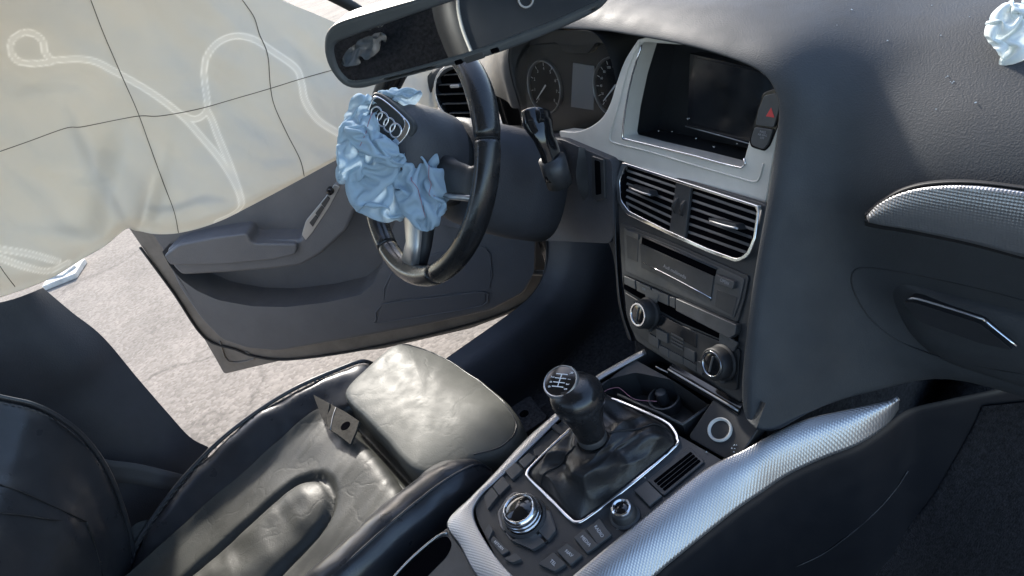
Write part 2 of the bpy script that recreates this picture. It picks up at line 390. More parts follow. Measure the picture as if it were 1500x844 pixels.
# floor carpet
def carpet(p, a, b): return p + V((0, 0, .006*nz(p, 9)+.002*nz(p, 60)))
net('floor_carpet', [[(-.62, y, .0+ (max(0, y-.45))*.6), (-.4, y, .0+(max(0, y-.45))*.6), (-.2, y, .015+(max(0, y-.45))*.6), (-.135, y, .12+(max(0, y-.45))*.4), (-.12, y, .30), (0, y, .36), (.14, y, .30), (.175, y, .12), (.24, y, .015+(max(0, y-.3))*.6), (.5, y, .0+(max(0, y-.3))*.6), (.78, y, .0+(max(0, y-.3))*.6)] for y in (-1.2, -.8, -.4, 0, .3, .6, .95)], 'carpet', body, 8, 6, disp=carpet)
mesh('tunnel', [(-.13, .16, 0), (.15, .16, 0), (.15, .95, 0), (-.13, .95, 0), (-.12, .24, .47), (.14, .22, .47), (.14, .95, .47), (-.12, .95, .47)], [[0, 1, 5, 4], [1, 2, 6, 5], [3, 0, 4, 7], [4, 5, 6, 7]], 'carpet', body, False)
mesh('front_bulkhead', [(-.8, .95, 0), (.8, .95, 0), (.8, .95, .9), (-.8, .95, .9)], [[0, 1, 2, 3]], 'void', body, False)
# B pillar trim: the dark panel at the left edge of the picture
BP = []
for row in ([(62, 418), (40, 425), (-10, 440), (-70, 455), (-140, 470)], [(105, 455), (70, 468), (20, 490), (-60, 520), (-140, 540)], [(150, 492), (118, 520), (60, 548), (-30, 580), (-140, 600)],
            [(200, 552), (165, 585), (120, 615), (10, 650), (-120, 690)], [(245, 604), (205, 640), (150, 675), (40, 720), (-100, 760)], [(278, 640), (245, 690), (190, 730), (80, 790), (-60, 840)], [(305, 655), (300, 720), (250, 780), (150, 850), (0, 930)]):
    BP.append([hx(x, y, -.775+dx) for (x, y), dx in zip(row, (-.03, 0, .016, .02, .022))])
def bp_disp(p, a, b):
    # soft ridge pressed into the trim
    g = math.exp(-((p.y+.515)/.05)**2)*(1/(1+math.exp(-(p.z-.60)/.012)))
    return p + V((.026*g, 0, 0))
net('b_pillar_trim', BP, 'dash_low', body, 7, 7, disp=bp_disp)
# roof, headliner band, A pillar, passenger side: they shade the cabin and stay outside the frame
def slab(name, poly, z0, z1, mat):
    n = len(poly); vs = [(*p, z0) for p in poly]+[(*p, z1) for p in poly]
    return mesh(name, vs, [list(range(n))[::-1], [n+i for i in range(n)]]+[[i, (i+1) % n, n+(i+1) % n, n+i] for i in range(n)], mat, body, False)
slab('roof', [(-.62, -1.7), (.62, -1.7), (.62, -.02), (.3, .06), (-.3, .06), (-.62, -.02)], 1.30, 1.335, 'headliner')
tube('door_frame', [hx(x, y, -.745) for x, y in ((560, 40), (520, 12), (470, -14), (400, -50))], .011, 'rubber', body)
net('rear_bench', [[(x, y, z) for x in (-.66, -.3, 0, .3, .66)] for y, z in ((-.95, .10), (-.92, .34), (-1.02, .40), (-1.16, .42), (-1.22, .60), (-1.28, .88), (-1.36, .92), (-1.7, .93))], 'carpet', body, 4, 4)
net('rear_side_blocker', [[(x, y, z) for y in (-1.8, -1.4, -.9)] for x, z in ((-.72, .0), (-.70, .3), (-.72, .55), (-.74, .80), (-.70, 1.05), (-.62, 1.30))], 'headliner', body, 4, 4)  # unseen rear side, carried up to the roof to block sun from the bench
tube('a_pillar', [(-.79, .95, .88), (-.74, .62, 1.05), (-.68, .30, 1.20), (-.62, -.05, 1.31)], .032, 'headliner', body)
tube('roof_rail', [(-.62, -.05, 1.31), (-.62, -.6, 1.335), (-.62, -1.7, 1.30)], .04, 'headliner', body)

# ------------------------------------------------------------------ dashboard
dash = thing('dashboard', 'grained dark grey dashboard with silver centre bezel, vents and media stack', 'dashboard', (0, .5, .45))
def FBp(px, py, c=.02): return FB.W(px, py, c)
def FSp(px, py, c=.02): return FS.W(px, py, c)
D = []
def drow(crest, outs, inn=(0, .03, -.006), inn2=(0, .014, -.007)):
    c = V(crest); D.append([c+V(inn), c+V(inn2)*.6, c]+[V(o) for o in outs])
drow((-.505, .40, .74), [(-.53, .397, .74), (-.56, .41, .745), (-.61, .42, .75), (-.68, .43, .75), (-.78, .45, .75), (-.86, .46, .75)], (.02, .03, 0), (.012, .014, 0))
drow((-.497, .395, .82), [(-.52, .398, .832), (-.555, .42, .845), (-.61, .46, .855), (-.68, .52, .86), (-.78, .60, .865), (-.86, .65, .865)], (.02, .03, -.004), (.012, .014, -.003))
drow((-.455, .385, .875), [(-.465, .40, .892), (-.49, .45, .905), (-.54, .52, .91), (-.62, .62, .912), (-.72, .76, .912), (-.84, .90, .91)], (.012, .03, -.01), (.006, .014, -.008))
drow((-.36, .37, .905), [(-.36, .39, .924), (-.36, .45, .938), (-.37, .53, .935), (-.38, .64, .925), (-.40, .78, .92), (-.42, .95, .915)])
drow(FBp(870, 42), [V(FBp(870, 42))+V(q) for q in ((0, .022, .017), (0, .07, .028), (0, .16, .026), (0, .27, .02), (0, .42, .016), (0, .58, .012))])
drow(FBp(930, 50), [V(FBp(930, 50))+V(q) for q in ((0, .022, .016), (0, .07, .027), (0, .16, .026), (0, .27, .02), (0, .42, .016), (0, .58, .012))])
drow(FBp(1000, 63), [V(FBp(1000, 63))+V(q) for q in ((0, .022, .015), (.004, .07, .028), (.01, .16, .03), (.01, .27, .026), (.01, .42, .022), (.01, .6, .02))])
drow(FBp(1062, 80), [V(FBp(1062, 80))+V(q) for q in ((.003, .022, .015), (.01, .07, .028), (.02, .16, .034), (.03, .28, .034), (.05, .43, .03), (.06, .6, .03))])
drow(FBp(1112, 101), [V(FBp(1112, 101))+V(q) for q in ((.012, .018, .014), (.035, .06, .022), (.07, .14, .028), (.13, .25, .035), (.20, .40, .04), (.28, .6, .04))], (-.01, .03, -.008), (-.005, .014, -.005))
drow(FBp(1136, 128), [V(FBp(1136, 128))+V(q) for q in ((.018, .010, .008), (.05, .045, .012), (.10, .085, .022), (.20, .13, .036), (.38, .21, .05), (.65, .36, .06))], (-.014, .03, -.006), (-.009, .012, -.003))
drow(FBp(1144, 165), [V(FBp(1144, 165))+V(q) for q in ((.018, .004, .002), (.05, .024, .0), (.09, .040, .004), (.19, .05, .016), (.38, .06, .022), (.65, .10, .03))], (-.016, .03, 0), (-.011, .012, 0))
drow(FSp(1138, 220), [V(FSp(1138, 220))+V(q) for q in ((.016, .002, .0), (.045, .018, -.004), (.085, .026, -.004), (.18, .012, .0), (.38, .008, .0), (.65, .02, 0))], (-.016, .03, 0), (-.011, .012, 0))
drow(FSp(1128, 290), [V(FSp(1128, 290))+V(q) for q in ((.015, .003, .0), (.042, .025, -.002), (.082, .035, -.006), (.18, .018, -.008), (.38, .016, -.01), (.65, .02, -.01))], (-.016, .03, 0), (-.011, .012, 0))
drow(FSp(1112, 380), [V(FSp(1112, 380))+V(q) for q in ((.015, .005, .0), (.04, .035, 0), (.08, .065, -.006), (.18, .062, -.01), (.38, .062, -.012), (.65, .06, -.012))], (-.016, .03, 0), (-.011, .012, 0))
drow(FSp(1100, 460), [V(FSp(1100, 460))+V(q) for q in ((.015, .005, .0), (.042, .04, -.002), (.085, .095, -.01), (.18, .11, -.02), (.38, .11, -.02), (.65, .11, -.02))], (-.016, .03, 0), (-.011, .012, 0))
drow(FSp(1090, 560), [V(FSp(1090, 560))+V(q) for q in ((.017, .006, .0), (.045, .05, .0), (.09, .12, -.005), (.18, .15, -.005), (.38, .15, -.005), (.65, .15, -.005))], (-.016, .03, 0), (-.011, .012, 0))
drow(FSp(1093, 610), [V(FSp(1093, 610))+V(q) for q in ((.018, .004, -.010), (.042, .06, -.012), (.085, .13, -.012), (.17, .19, .0), (.38, .19, .01), (.65, .19, .01))], (-.012, .03, .006), (-.008, .012, .003))
drow(FSp(1110, 630), [V(FSp(1110, 630))+V(q) for q in ((.012, .025, -.012), (.028, .075, -.012), (.065, .145, -.01), (.15, .22, .008), (.36, .25, .02), (.63, .25, .02))], (0, .02, .03), (-.002, .008, .014))
net('dash_pad', D, 'dash', dash, 7, 7)
# passenger trim strip (checkered aluminium inlay) and glovebox
def uvgrid(o, F):
    """uv in metres, turned by 45 degrees, in the plane of frame F"""
    uvl = o.data.uv_layers.new(name='uv')
    for l in o.data.loops:
        q = o.data.vertices[l.vertex_index].co-F.o; a, b = q.dot(F.u), q.dot(F.v)
        uvl.data[l.index].uv = (a+b, a-b)
SY = .272
def dashface(px, py, off=0): return hy(px, py, SY+off)
tipu = [(1274, 320), (1290, 301), (1320, 284), (1360, 274), (1420, 272), (1500, 281), (1600, 300), (1800, 340)]
tipl = [(1274, 320), (1296, 326), (1325, 331), (1365, 339), (1425, 352), (1500, 372), (1600, 398), (1800, 450)]
rows = []
for k in range(4):
    s = k/3
    rows.append([dashface(a[0]+(b[0]-a[0])*s, a[1]+(b[1]-a[1])*s, -.004*math.sin(s*math.pi)-.002) for a, b in zip(tipu, tipl)])
Gs = netpts(rows, 5, 6)
st = gridmesh('trim_strip', Gs, 'weave', dash, flip=True); uvgrid(st, Fr((0, 0, 0), (1, 0, 0), (0, 0, 1)))
sm = st.modifiers.new('solid', 'SOLIDIFY'); sm.thickness = .008; sm.offset = 0
net('trim_surround', [[dashface(a[0]+(b[0]-a[0])*s+(-9 if abs(s-.5) > .6 else 0)*(1 if i == 0 else 0)+(-7 if i == 0 else 0), a[1]+(b[1]-a[1])*s+dy, o_) for i, (a, b) in enumerate(zip(tipu, tipl))] for s, dy, o_ in ((0, -9, .030), (0, -6, .001), (0.0, 3, .004), (.5, 0, .006), (1, -3, .004), (1, 6, .001), (1, 11, .030))], 'rubber', dash, 3, 5)
# glovebox lid, its recess lip and chrome edged handle
gl = net('glovebox_lid', [[(.232, .318, .640), (.30, .312, .642), (.40, .305, .645), (.60, .30, .65), (.80, .30, .65)],
     [(.224, .322, .632), (.30, .300, .634), (.40, .296, .637), (.60, .292, .642), (.80, .292, .642)],
     [(.232, .325, .600), (.30, .296, .605), (.40, .292, .61), (.60, .288, .61), (.80, .288, .61)],
     [(.258, .332, .555), (.30, .305, .56), (.40, .30, .57), (.60, .295, .57), (.80, .295, .57)],
     [(.290, .350, .515), (.32, .335, .52), (.40, .325, .53), (.60, .32, .53), (.80, .32, .53)],
     [(.30, .42, .50), (.34, .42, .50), (.42, .42, .50), (.62, .42, .50), (.80, .42, .50)]], 'dash', dash, 6, 7)
hp = [(1328, 437), (1344, 438), (1440, 468), (1455, 480), (1490, 508), (1440, 497), (1350, 466)]
FG = Fr((.33, .289, .61), (1, -.02, .0), (0, .05, 1))
hd = plate('handle', rnd(FG.poly(hp), .004), FG, -.012, .008, 'plastic_dark', gl, .002, 3)
tube('handle_edge', [FG.W(*p, .009) for p in ((1331, 438), (1344, 438), (1395, 453), (1441, 468))], .0013, 'satin', gl, sub=3, k=6)
tube('handle_edge', [FG.W(*p, .009) for p in ((1441, 468), (1460, 484), (1489, 507))], .0016, 'chrome', gl, sub=3, k=6)

# ------------------------------------------------------------------ silver screen bezel
outer = [(934, 58), (915, 88), (903, 120), (894, 150), (882, 172), (864, 186), (842, 193), (818, 191), (821, 203), (850, 215), (900, 233), (960, 253), (1020, 273), (1075, 290), (1118, 302), (1128, 260), (1138, 205), (1146, 165), (1142, 130), (1118, 98), (1066, 74), (1000, 58), (960, 50)]
inner = [(940, 62), (926, 110), (916, 160), (911, 201), (950, 212), (1020, 229), (1087, 247), (1090, 232), (1096, 210), (1103, 185), (1117, 153), (1136, 138), (1128, 118), (1096, 92), (1060, 78), (1000, 66)]
op = FB.poly(outer); ip = FB.poly(inner)
bez = ringplate('screen_bezel', smoothpoly(op[:8], 3, False)+smoothpoly(op[8:16], 3, False)+op[16:], rnd(ip, .005), FB, -.03, 0, 'silver', dash, .0022, 150, 3)
tube('bezel_bead', [FB.W(*p, .0005) for p in ((938, 62), (920, 100), (907, 150), (897, 185), (893, 203), (902, 210), (950, 222), (1020, 243), (1080, 260), (1102, 266), (1112, 262), (1118, 240))], .0012, 'silver', bez, k=6, sub=3)
tube('bezel_lip', [FB.W(*p, .0008) for p in ((940, 66), (926, 110), (916, 160), (912, 200), (918, 204), (950, 212), (1020, 229), (1086, 246), (1090, 232))], .0014, 'chrome', bez, k=6, sub=2)
# recess behind the bezel and the screen in it
rc = FB.poly([(930, 50), (903, 205), (1096, 254), (1150, 135), (1060, 60)])
rd = .085
vs = [FB.P(*p, -.012) for p in rc]+[FB.P(p[0]*.96+(-.004), p[1]+.004, -rd) for p in rc]
n = len(rc)
mesh('screen_recess', vs, [[i, (i+1) % n, n+(i+1) % n, n+i] for i in range(n)]+[[n+i for i in range(n)]], 'plastic_dark', dash, False)
sp = [(1010, 78), (1006, 184), (1120, 216), (1160, 112)]
scr = plate('screen_surround', FB.poly(sp, -.060), FB, -.084, -.060, 'gloss', dash, .001)
plate('display', FB.poly([(1018, 84), (1014, 180), (1112, 207), (1150, 114)], -.0595), FB, -.062, -.0592, 'screen', scr, .0006)
tube('screen_edge', [FB.W(*p, -.058) for p in ((1004, 185), (1060, 200), (1120, 217))], .0009, 'satin', scr, k=6, sub=2)
# hazard and airbag-off buttons on the right limb
hb = thing  # (buttons are parts of the dashboard)
bz = FB.poly([(1118, 136), (1146, 126), (1146, 168), (1128, 214), (1120, 222), (1100, 216), (1097, 206), (1110, 160)], .001)
bb = plate('button_surround', rnd(bz, .004), FB, -.01, .0012, 'gloss', dash, .001)
h1 = plate('hazard_button', rnd(FB.poly([(1120, 140), (1143, 135), (1141, 165), (1134, 187), (1107, 183), (1112, 160)], .003), .003), FB, -.004, .0042, 'plastic_soft', bb, .001, 3)
h2 = plate('airbag_button', rnd(FB.poly([(1106, 186), (1133, 190), (1126, 211), (1119, 219), (1102, 213), (1100, 205)], .003), .003), FB, -.004, .0042, 'plastic_soft', bb, .001, 3)
u0, v0 = FB.px(1129, 165, .0043)
mesh('hazard_mark', [FB.P(u0-.006, v0-.005, .0046), FB.P(u0+.006, v0-.005, .0046), FB.P(u0, v0+.006, .0046)], [[0, 1, 2]], 'red', bb, False)
u0, v0 = FB.px(1117, 198, .0043)
text('PASS', FB, u0, v0+.0035, .0045, .0042, 'print_dim', bb); text('AIR BAG', FB, u0, v0, .0045, .0036, 'print_dim', bb); text('OFF', FB, u0, v0-.0035, .0045, .0036, 'print_dim', bb)

# ------------------------------------------------------------------ stack panel
def S(pts, c=0): return FS.poly(pts, c)
pl = S([(899, 232), (1000, 262), (1120, 300), (1118, 345), (1107, 410), (1097, 490), (1088, 575), (1082, 592), (1040, 570), (990, 540), (950, 514), (929, 500), (917, 470), (908, 410), (903, 320)])
stack = plate('stack_panel', rnd(pl, .006), FS, -.06, -.004, 'plastic', dash, .002, 3)
# centre vent
vo_ = S([(914, 237), (1010, 268), (1116, 302), (1110, 350), (1100, 376), (1082, 385), (1040, 370), (980, 343), (920, 314), (907, 296), (905, 265)])
vi_ = S([(919, 243), (1010, 273), (1112, 305), (1106, 348), (1096, 371), (1082, 379), (1040, 364), (980, 337), (924, 309), (912, 293), (910, 266)])
ven = plate('centre_vent', rnd(vi_, .005), FS, -.05, -.0035, 'void', dash, 0)
ringplate('vent_frame', rnd(vo_, .004), rnd(vi_, .004), FS, -.006, .004, 'chrome', ven, .0012, 100, 3)
dv = plate('vent_divider', S([(991, 264), (1013, 271), (1004, 348), (981, 338)]), FS, -.01, .001, 'plastic', ven, .001)
def lerp2(a, b, t): return (a[0]+(b[0]-a[0])*t, a[1]+(b[1]-a[1])*t)
for side, (tl, tr, br, bl) in enumerate((((917, 243), (990, 266), (981, 338), (914, 303)), ((1014, 273), (1111, 306), (1090, 378), (1004, 347)))):
    for k in range(6):
        t = (k+.75)/6.4
        a = lerp2(tl, bl, t); b = lerp2(tr, br, t)
        A = V(FS.px(*a)); B = V(FS.px(*b)); ax = (B-A)
        F2 = Fr(FS.P(*A, -.004), FS.u*ax.x+FS.v*ax.y, FS.n)       # v now points out of the face
        L_ = ax.length
        prof = [(.003, -.0011), (.0012, .0016), (-.006, .0006), (-.022, -.003), (-.022, -.0052), (-.006, -.0028)]
        vs = [F2.P(0, p[0]-.001, -p[1]*1.5) for p in prof]+[F2.P(L_, p[0]-.001, -p[1]*1.5) for p in prof]; m_ = len(prof)
        o = fixn(mesh('slat', vs, [list(range(m_)), [m_+i for i in range(m_)][::-1]]+[[i, (i+1) % m_, m_+(i+1) % m_, m_+i] for i in range(m_)], 'plastic_soft', ven)); bevel(o, .0007, 2)
for (x, y), wd in (((938, 279), 17), ((1061, 328), 22)):
    tb = plate('vent_tab', rnd(S([(x-wd, y-9), (x+wd*.8, y), (x+wd, y+9), (x-wd+2, y-1)], .01), .002), FS, -.004, .012, 'plastic', ven, .002, 3)
    tube('tab_edge', [FS.W(x-wd+1, y-4, .0115), FS.W(x, y+2.5, .0125), FS.W(x+wd-2, y+7, .0115)], .0016, 'satin', ven, k=8, sub=3)
for x, y in ((990, 301), (1001, 305)):
    a, b = FS.px(x, y)
    Fk = Fr(FS.P(a, b, -.010), FS.v, FS.n)
    tw = lathe('thumb_wheel', [(.0150, -.003), (.0162, -.0022), (.0162, .0022), (.0150, .003)], Fk, 'rubber', ven, 28)
    for k in range(5):
        t = R(40+k*25)
        lathe('thumb_stud', [(.0011, 0), (.0009, .0008), (.0003, .001)], Fr(Fk.P(.0162*math.cos(t), .0162*math.sin(t)), Fk.n, Fk.u*-math.sin(t)+Fk.v*math.cos(t)), 'print', ven, 8)

# media unit
mo = S([(909, 326), (1000, 362), (1096, 405), (1089, 440), (1079, 473), (1000, 440), (912, 401)])
med = plate('media_unit', rnd(mo, .004), FS, -.03, -.001, 'plastic', dash, .0012, 3)
mi = S([(914, 333), (1000, 367), (1091, 409), (1084, 440), (1075, 466), (1000, 434), (917, 397)], .0)
fp = plate('faceplate', rnd(mi, .003), FS, -.002, .0005, 'plastic_soft', med, .0006)
plate('disc_flap', rnd(S([(938, 357), (1046, 405), (1041, 441), (940, 392)], .001), .001), FS, 0, .002, 'plastic', med, .0006)
plate('disc_slot', S([(941, 345), (1050, 393), (1047, 405), (940, 357)], .001), FS, 0, .0012, 'void', med, 0)
tube('slot_lip', [FS.W(*p, .002) for p in ((940, 346), (1050, 394))], .0012, 'plastic', med, sub=1, k=6)
tube('silver_line', [FS.W(*p, .0022) for p in ((941, 384), (990, 409), (1042, 437))], .0008, 'chrome', med, sub=2, k=6)
plate('open_button', rnd(S([(1048, 402), (1076, 413), (1073, 424), (1046, 414)], .006), .002), FS, 0, .006, 'plastic_soft', med, .001, 3)
plate('media_side_key', rnd(S([(917, 343), (935, 350), (934, 384), (919, 378)], .001), .001), FS, 0, .0012, 'plastic', med, .0006)
plate('media_side_key', rnd(S([(1050, 424), (1080, 436), (1073, 463), (1047, 449)], .001), .001), FS, 0, .0012, 'plastic', med, .0006)
plate('eject_key', rnd(S([(917, 336), (936, 343), (935, 351), (918, 344)], .002), .001), FS, 0, .003, 'plastic_soft', med, .0006)
u0, v0 = FS.px(1061, 413, .0062); text('OPEN', FS, u0, v0, .0062, .0062, 'print_dim', med)
u0, v0 = FS.px(988, 398, .0022); text('Audi multimedia', FS, u0, v0, .0022, .0075, 'print_dim', med)

# switch row under the media unit
sw = plate('switch_row', rnd(S([(911, 405), (1000, 442), (1081, 477), (1078, 502), (1060, 500), (990, 470), (912, 424)]), .002), FS, -.02, -.0022, 'void', dash, .0005)
for q in ([(914, 404), (930, 411), (931, 424), (915, 416)], [(932, 412), (953, 421), (954, 436), (933, 426)], [(955, 422), (979, 433), (979, 448), (956, 437)], [(981, 434), (989, 437), (989, 452), (981, 448)]):
    plate('switch', rnd(S(q, .001), .001), FS, -.004, .0015, 'plastic_soft', sw, .0008)
plate('storage_lid', rnd(S([(991, 437), (1080, 476), (1078, 490), (1070, 496), (991, 455)], .004), .002), FS, -.004, .006, 'plastic_soft', sw, .0018, 3)
u0, v0 = FS.px(943, 424, .0017); text('OFF', FS, u0, v0, .0017, .005, 'print_dim', sw)

# climate panel
cp = plate('climate_panel', rnd(S([(914, 428), (990, 474), (1083, 512), (1079, 572), (1060, 570), (1000, 536), (940, 496), (925, 484), (917, 462)]), .005), FS, -.02, -.0005, 'plastic_dark', dash, .001)
plate('climate_display', rnd(S([(964, 459), (1020, 490), (1019, 510), (962, 478)], .001), .001), FS, -.002, .0005, 'screen', cp, .0004)
for k in range(4):
    a = (983+3*k*0, 488+5*k); plate('air_slot', S([(983, 487+5*k), (1001, 497+5*k), (1001, 499.6+5*k), (983, 489.6+5*k)], .001), FS, -.003, .0012, 'plastic_soft', cp, .0003)
for q in ([(966, 505), (980, 512), (980, 524), (966, 516)], [(981, 513), (1001, 523), (1001, 534), (981, 525)], [(1002, 524), (1021, 535), (1020, 545), (1002, 535)], [(951, 488), (965, 496), (965, 510), (951, 502)], [(1003, 508), (1018, 516), (1018, 531), (1003, 523)], [(962, 481), (978, 489), (978, 503), (962, 495)], [(1022, 528), (1031, 533), (1029, 549), (1021, 545)]):
    plate('climate_key', rnd(S(q, .001), .0008), FS, -.003, .0022, 'plastic_soft', cp, .0008)
for (x, y), s_ in (((935, 461), 1), ((1043, 534), 1)):
    a, b = FS.px(x, y, .02)
    kr = .0225
    kn = lathe('climate_knob', [(kr*1.12, -.006), (kr*1.12, .003), (kr, .005), (kr, .008), (kr*.98, .018), (kr*.9, .0205), (.001, .0205)], FS, 'rubber', cp, 44, a, b)
    for j in range(36):
        t = 2*math.pi*j/36
        tube('knob_rib', [FS.P(a+kr*1.0*math.cos(t), b+kr*1.0*math.sin(t), .0065), FS.P(a+kr*.98*math.cos(t), b+kr*.98*math.sin(t), .0178)], .0009, 'rubber', cp, sub=1, k=4) if j % 1 == 0 and False else None
    lathe('knob_ring', [(kr*.80, .020), (kr*.80, .0222), (kr*.68, .0222), (kr*.66, .0208)], FS, 'chrome', cp, 44, a, b)
    lathe('knob_face', [(kr*.66, .0206), (kr*.5, .0212), (.001, .0214)], FS, 'gloss', cp, 40, a, b)
    box('knob_pointer', FS, a-.0012, a+.0012, b-kr*.5, b+kr*.55, .0205, .0232, 'plastic_soft', cp, .0008)
    plate('knob_base_key', rnd([(a-kr*.6, b+kr*1.0), (a+kr*.6, b+kr*1.0), (a+kr*.75, b+kr*1.7), (a-kr*.75, b+kr*1.7)], .003), FS, -.002, .002, 'plastic_soft', cp, .0008)
for x, y in ((951, 481), (1058, 556), (1068, 538)):
    a, b = FS.px(x, y, .001); lathe('round_key', [(.0055, -.002), (.0055, .0015), (.004, .0025), (.001, .0028)], FS, 'plastic_soft', cp, 20, a, b)

# left flank of the stack and lower dash on the driver's side, ignition slot
LF = [[FS.W(903, 236, -.03), FS.W(899, 234, -.004), hx(893, 232, -.20), hx(872, 222, -.235), hx(848, 215, -.25)],
      [FS.W(905, 300, -.03), FS.W(901, 300, -.004), hx(893, 300, -.20), hx(874, 290, -.235), hx(848, 280, -.25)],
      [FS.W(907, 380, -.03), FS.W(903, 380, -.004), FS.W(900, 378, -.02), FS.W(898, 374, -.06), FS.W(896, 366, -.14)],
      [FS.W(914, 450, -.03), FS.W(910, 450, -.004), FS.W(907, 448, -.02), FS.W(906, 446, -.06), FS.W(905, 440, -.14)],
      [FS.W(930, 500, -.03), FS.W(925, 499, -.004), FS.W(921, 497, -.02), FS.W(919, 494, -.06), FS.W(917, 488, -.14)]]
net('stack_flank', LF, 'plastic', dash, 6, 5)
FI = tiltframe((-.22, .308, .68), 6, 12)
kp = plate('knee_panel', rnd(FI.poly([(820, 205), (893, 236), (897, 345), (890, 358), (760, 352), (640, 330), (560, 290), (560, 190)]), .01), FI, -.10, -.004, 'dash_low', dash, .008, 3)
ig = plate('ignition_surround', rnd(FI.poly([(866, 228), (884, 234), (886, 292), (872, 296), (866, 286)]), .004), FI, -.02, .0, 'plastic', kp, .002)
plate('ignition_slot', rnd(FI.poly([(871, 234), (879, 237), (881, 284), (873, 286)]), .003), FI, -.002, .0006, 'void', kp, .0002)

# ------------------------------------------------------------------ instrument cluster
FK = tiltframe((-.35, .415, .80), 0, 12)
ck = thing  # noqa
clu = plate('instrument_cluster', rnd([(-.145, -.115), (.15, -.115), (.15, .075), (.09, .095), (-.09, .095), (-.145, .075)], .02), FK, -.02, -.004, 'plastic_dark', dash, .002)
for cx, nums in ((797, range(0, 9)), (899, range(0, 13))):
    a, b = FK.px(cx, 128)
    lathe('dial_ring', [(.0490, -.004), (.0490, .002), (.0475, .003), (.0462, .002), (.0455, -.003)], FK, 'satin', clu, 56, a, b)
    lathe('dial_face', [(.0455, -.004), (.0455, -.0032), (.001, -.0032)], FK, 'dial', clu, 48, a, b)
    for i, q in enumerate(nums):
        t = R(225-270*i/(len(list(nums))-1))
        F2 = Fr(FK.P(a+.041*math.cos(t), b+.041*math.sin(t), -.003), FK.u*math.cos(t)+FK.v*math.sin(t), -FK.u*math.sin(t)+FK.v*math.cos(t))
        box('dial_tick', F2, -.003, .003, -.0006, .0006, 0, .0003, 'print', clu, 0)
        text(str(q if len(list(nums)) == 9 else q*20), FK, a+.033*math.cos(t), b+.033*math.sin(t), -.0029, .008 if len(list(nums)) == 9 else .006, 'print', clu, name='dial_number')
    t = R(222); F2 = Fr(FK.P(a, b, -.001), FK.u*math.cos(t)+FK.v*math.sin(t), -FK.u*math.sin(t)+FK.v*math.cos(t))
    plate('dial_needle', [(-.006, -.0016), (.036, -.0005), (.036, .0005), (-.006, .0016)], F2, 0, .001, 'print_white', clu, 0)
dp = FK.poly([(838, 92), (869, 97), (868, 162), (835, 157)])
plate('cluster_display', dp, FK, -.004, -.0015, 'print_dim', clu, .001)
plate('cluster_mask', rnd([(-.15, .055), (.0-.02, .062), (.0, .045), (.06, .045), (.08, .062), (.15, .055), (.15, .10), (-.15, .10)], .006), FK, -.002, .012, 'plastic_dark', clu, .002)
# hood walls of the cluster binnacle
net('cluster_hood', [[(-.505, .398, .70), (-.505, .398, .74), (-.497, .393, .82), (-.455, .383, .873), (-.36, .368, .903), (-.28, .365, .902), (-.20, .36, .895), (-.18, .36, .83), (-.20, .36, .74)],
     [(-.50, .44, .68), (-.50, .44, .74), (-.49, .44, .81), (-.45, .45, .86), (-.36, .46, .885), (-.28, .46, .885), (-.21, .46, .875), (-.19, .45, .81), (-.2, .44, .68)]], 'plastic_dark', dash, 3, 6)
mesh('cluster_floor', [(-.51, .36, .695), (-.19, .345, .715), (-.19, .45, .69), (-.51, .45, .68)], [[0, 1, 2, 3]], 'plastic_dark', dash, False)
# clear lens in front of the dials (a soft stain of dust makes it visible)
def lensmat():
    m = bpy.data.materials.new('lens'); m.use_nodes = True; t = m.node_tree; t.nodes.remove(t.nodes['Principled BSDF']); N = t.nodes.new; L = t.links.new
    tr = N('ShaderNodeBsdfTransparent'); tr.inputs[0].default_value = (.86, .87, .88, 1); gl_ = N('ShaderNodeBsdfGlossy'); gl_.inputs['Roughness'].default_value = .08
    mx = N('ShaderNodeMixShader'); fr = N('ShaderNodeFresnel'); fr.inputs['IOR'].default_value = 1.25
    L(fr.outputs[0], mx.inputs[0]); L(tr.outputs[0], mx.inputs[1]); L(gl_.outputs[0], mx.inputs[2]); L(mx.outputs[0], t.nodes['Material Output'].inputs[0]); MATS['lens'] = m
lensmat()
mesh('cluster_lens', [FK.P(*q, .017) for q in ((-.14, -.11), (.145, -.11), (.145, .06), (-.14, .06))], [[0, 1, 2, 3]], 'lens', clu, False)
# driver side vent with chrome rim, seen between wheel and mirror
FV = tiltframe((-.63, .372, .775), -12, 12)
vc = FV.px(672, 138)
sv = lathe('side_vent', [(.060, -.03), (.060, -.012), (.001, -.012)], FV, 'void', dash, 40, vc[0], vc[1], 1.15, .95)
lathe('vent_frame', [(.060, -.012), (.066, .0), (.064, .005), (.059, .004), (.057, -.012)], FV, 'chrome', sv, 56, vc[0], vc[1], 1.15, .95)
for k in range(5):
    v_ = vc[1]-.04+.02*k; h_ = math.sqrt(max(.057**2-(v_-vc[1])**2/.95**2, 0))*1.12
    box('slat', FV, vc[0]-h_, vc[0]+h_, v_-.0012, v_+.0012, -.014, -.001, 'plastic_soft', sv, .0008)
box('vent_tab', FV, vc[0]-.014, vc[0]+.014, vc[1]+.014, vc[1]+.021, -.006, .009, 'satin', sv, .002)
net('side_dash_trim', [[FV.W(628, 150, -.002), FV.W(634, 125, .004), FV.W(655, 104, .004), FV.W(690, 92, .0)], [FV.W(610, 150, -.01), FV.W(622, 118, -.004), FV.W(648, 92, -.004), FV.W(690, 80, -.01)]], 'dash', dash, 3, 6, thick=.004)

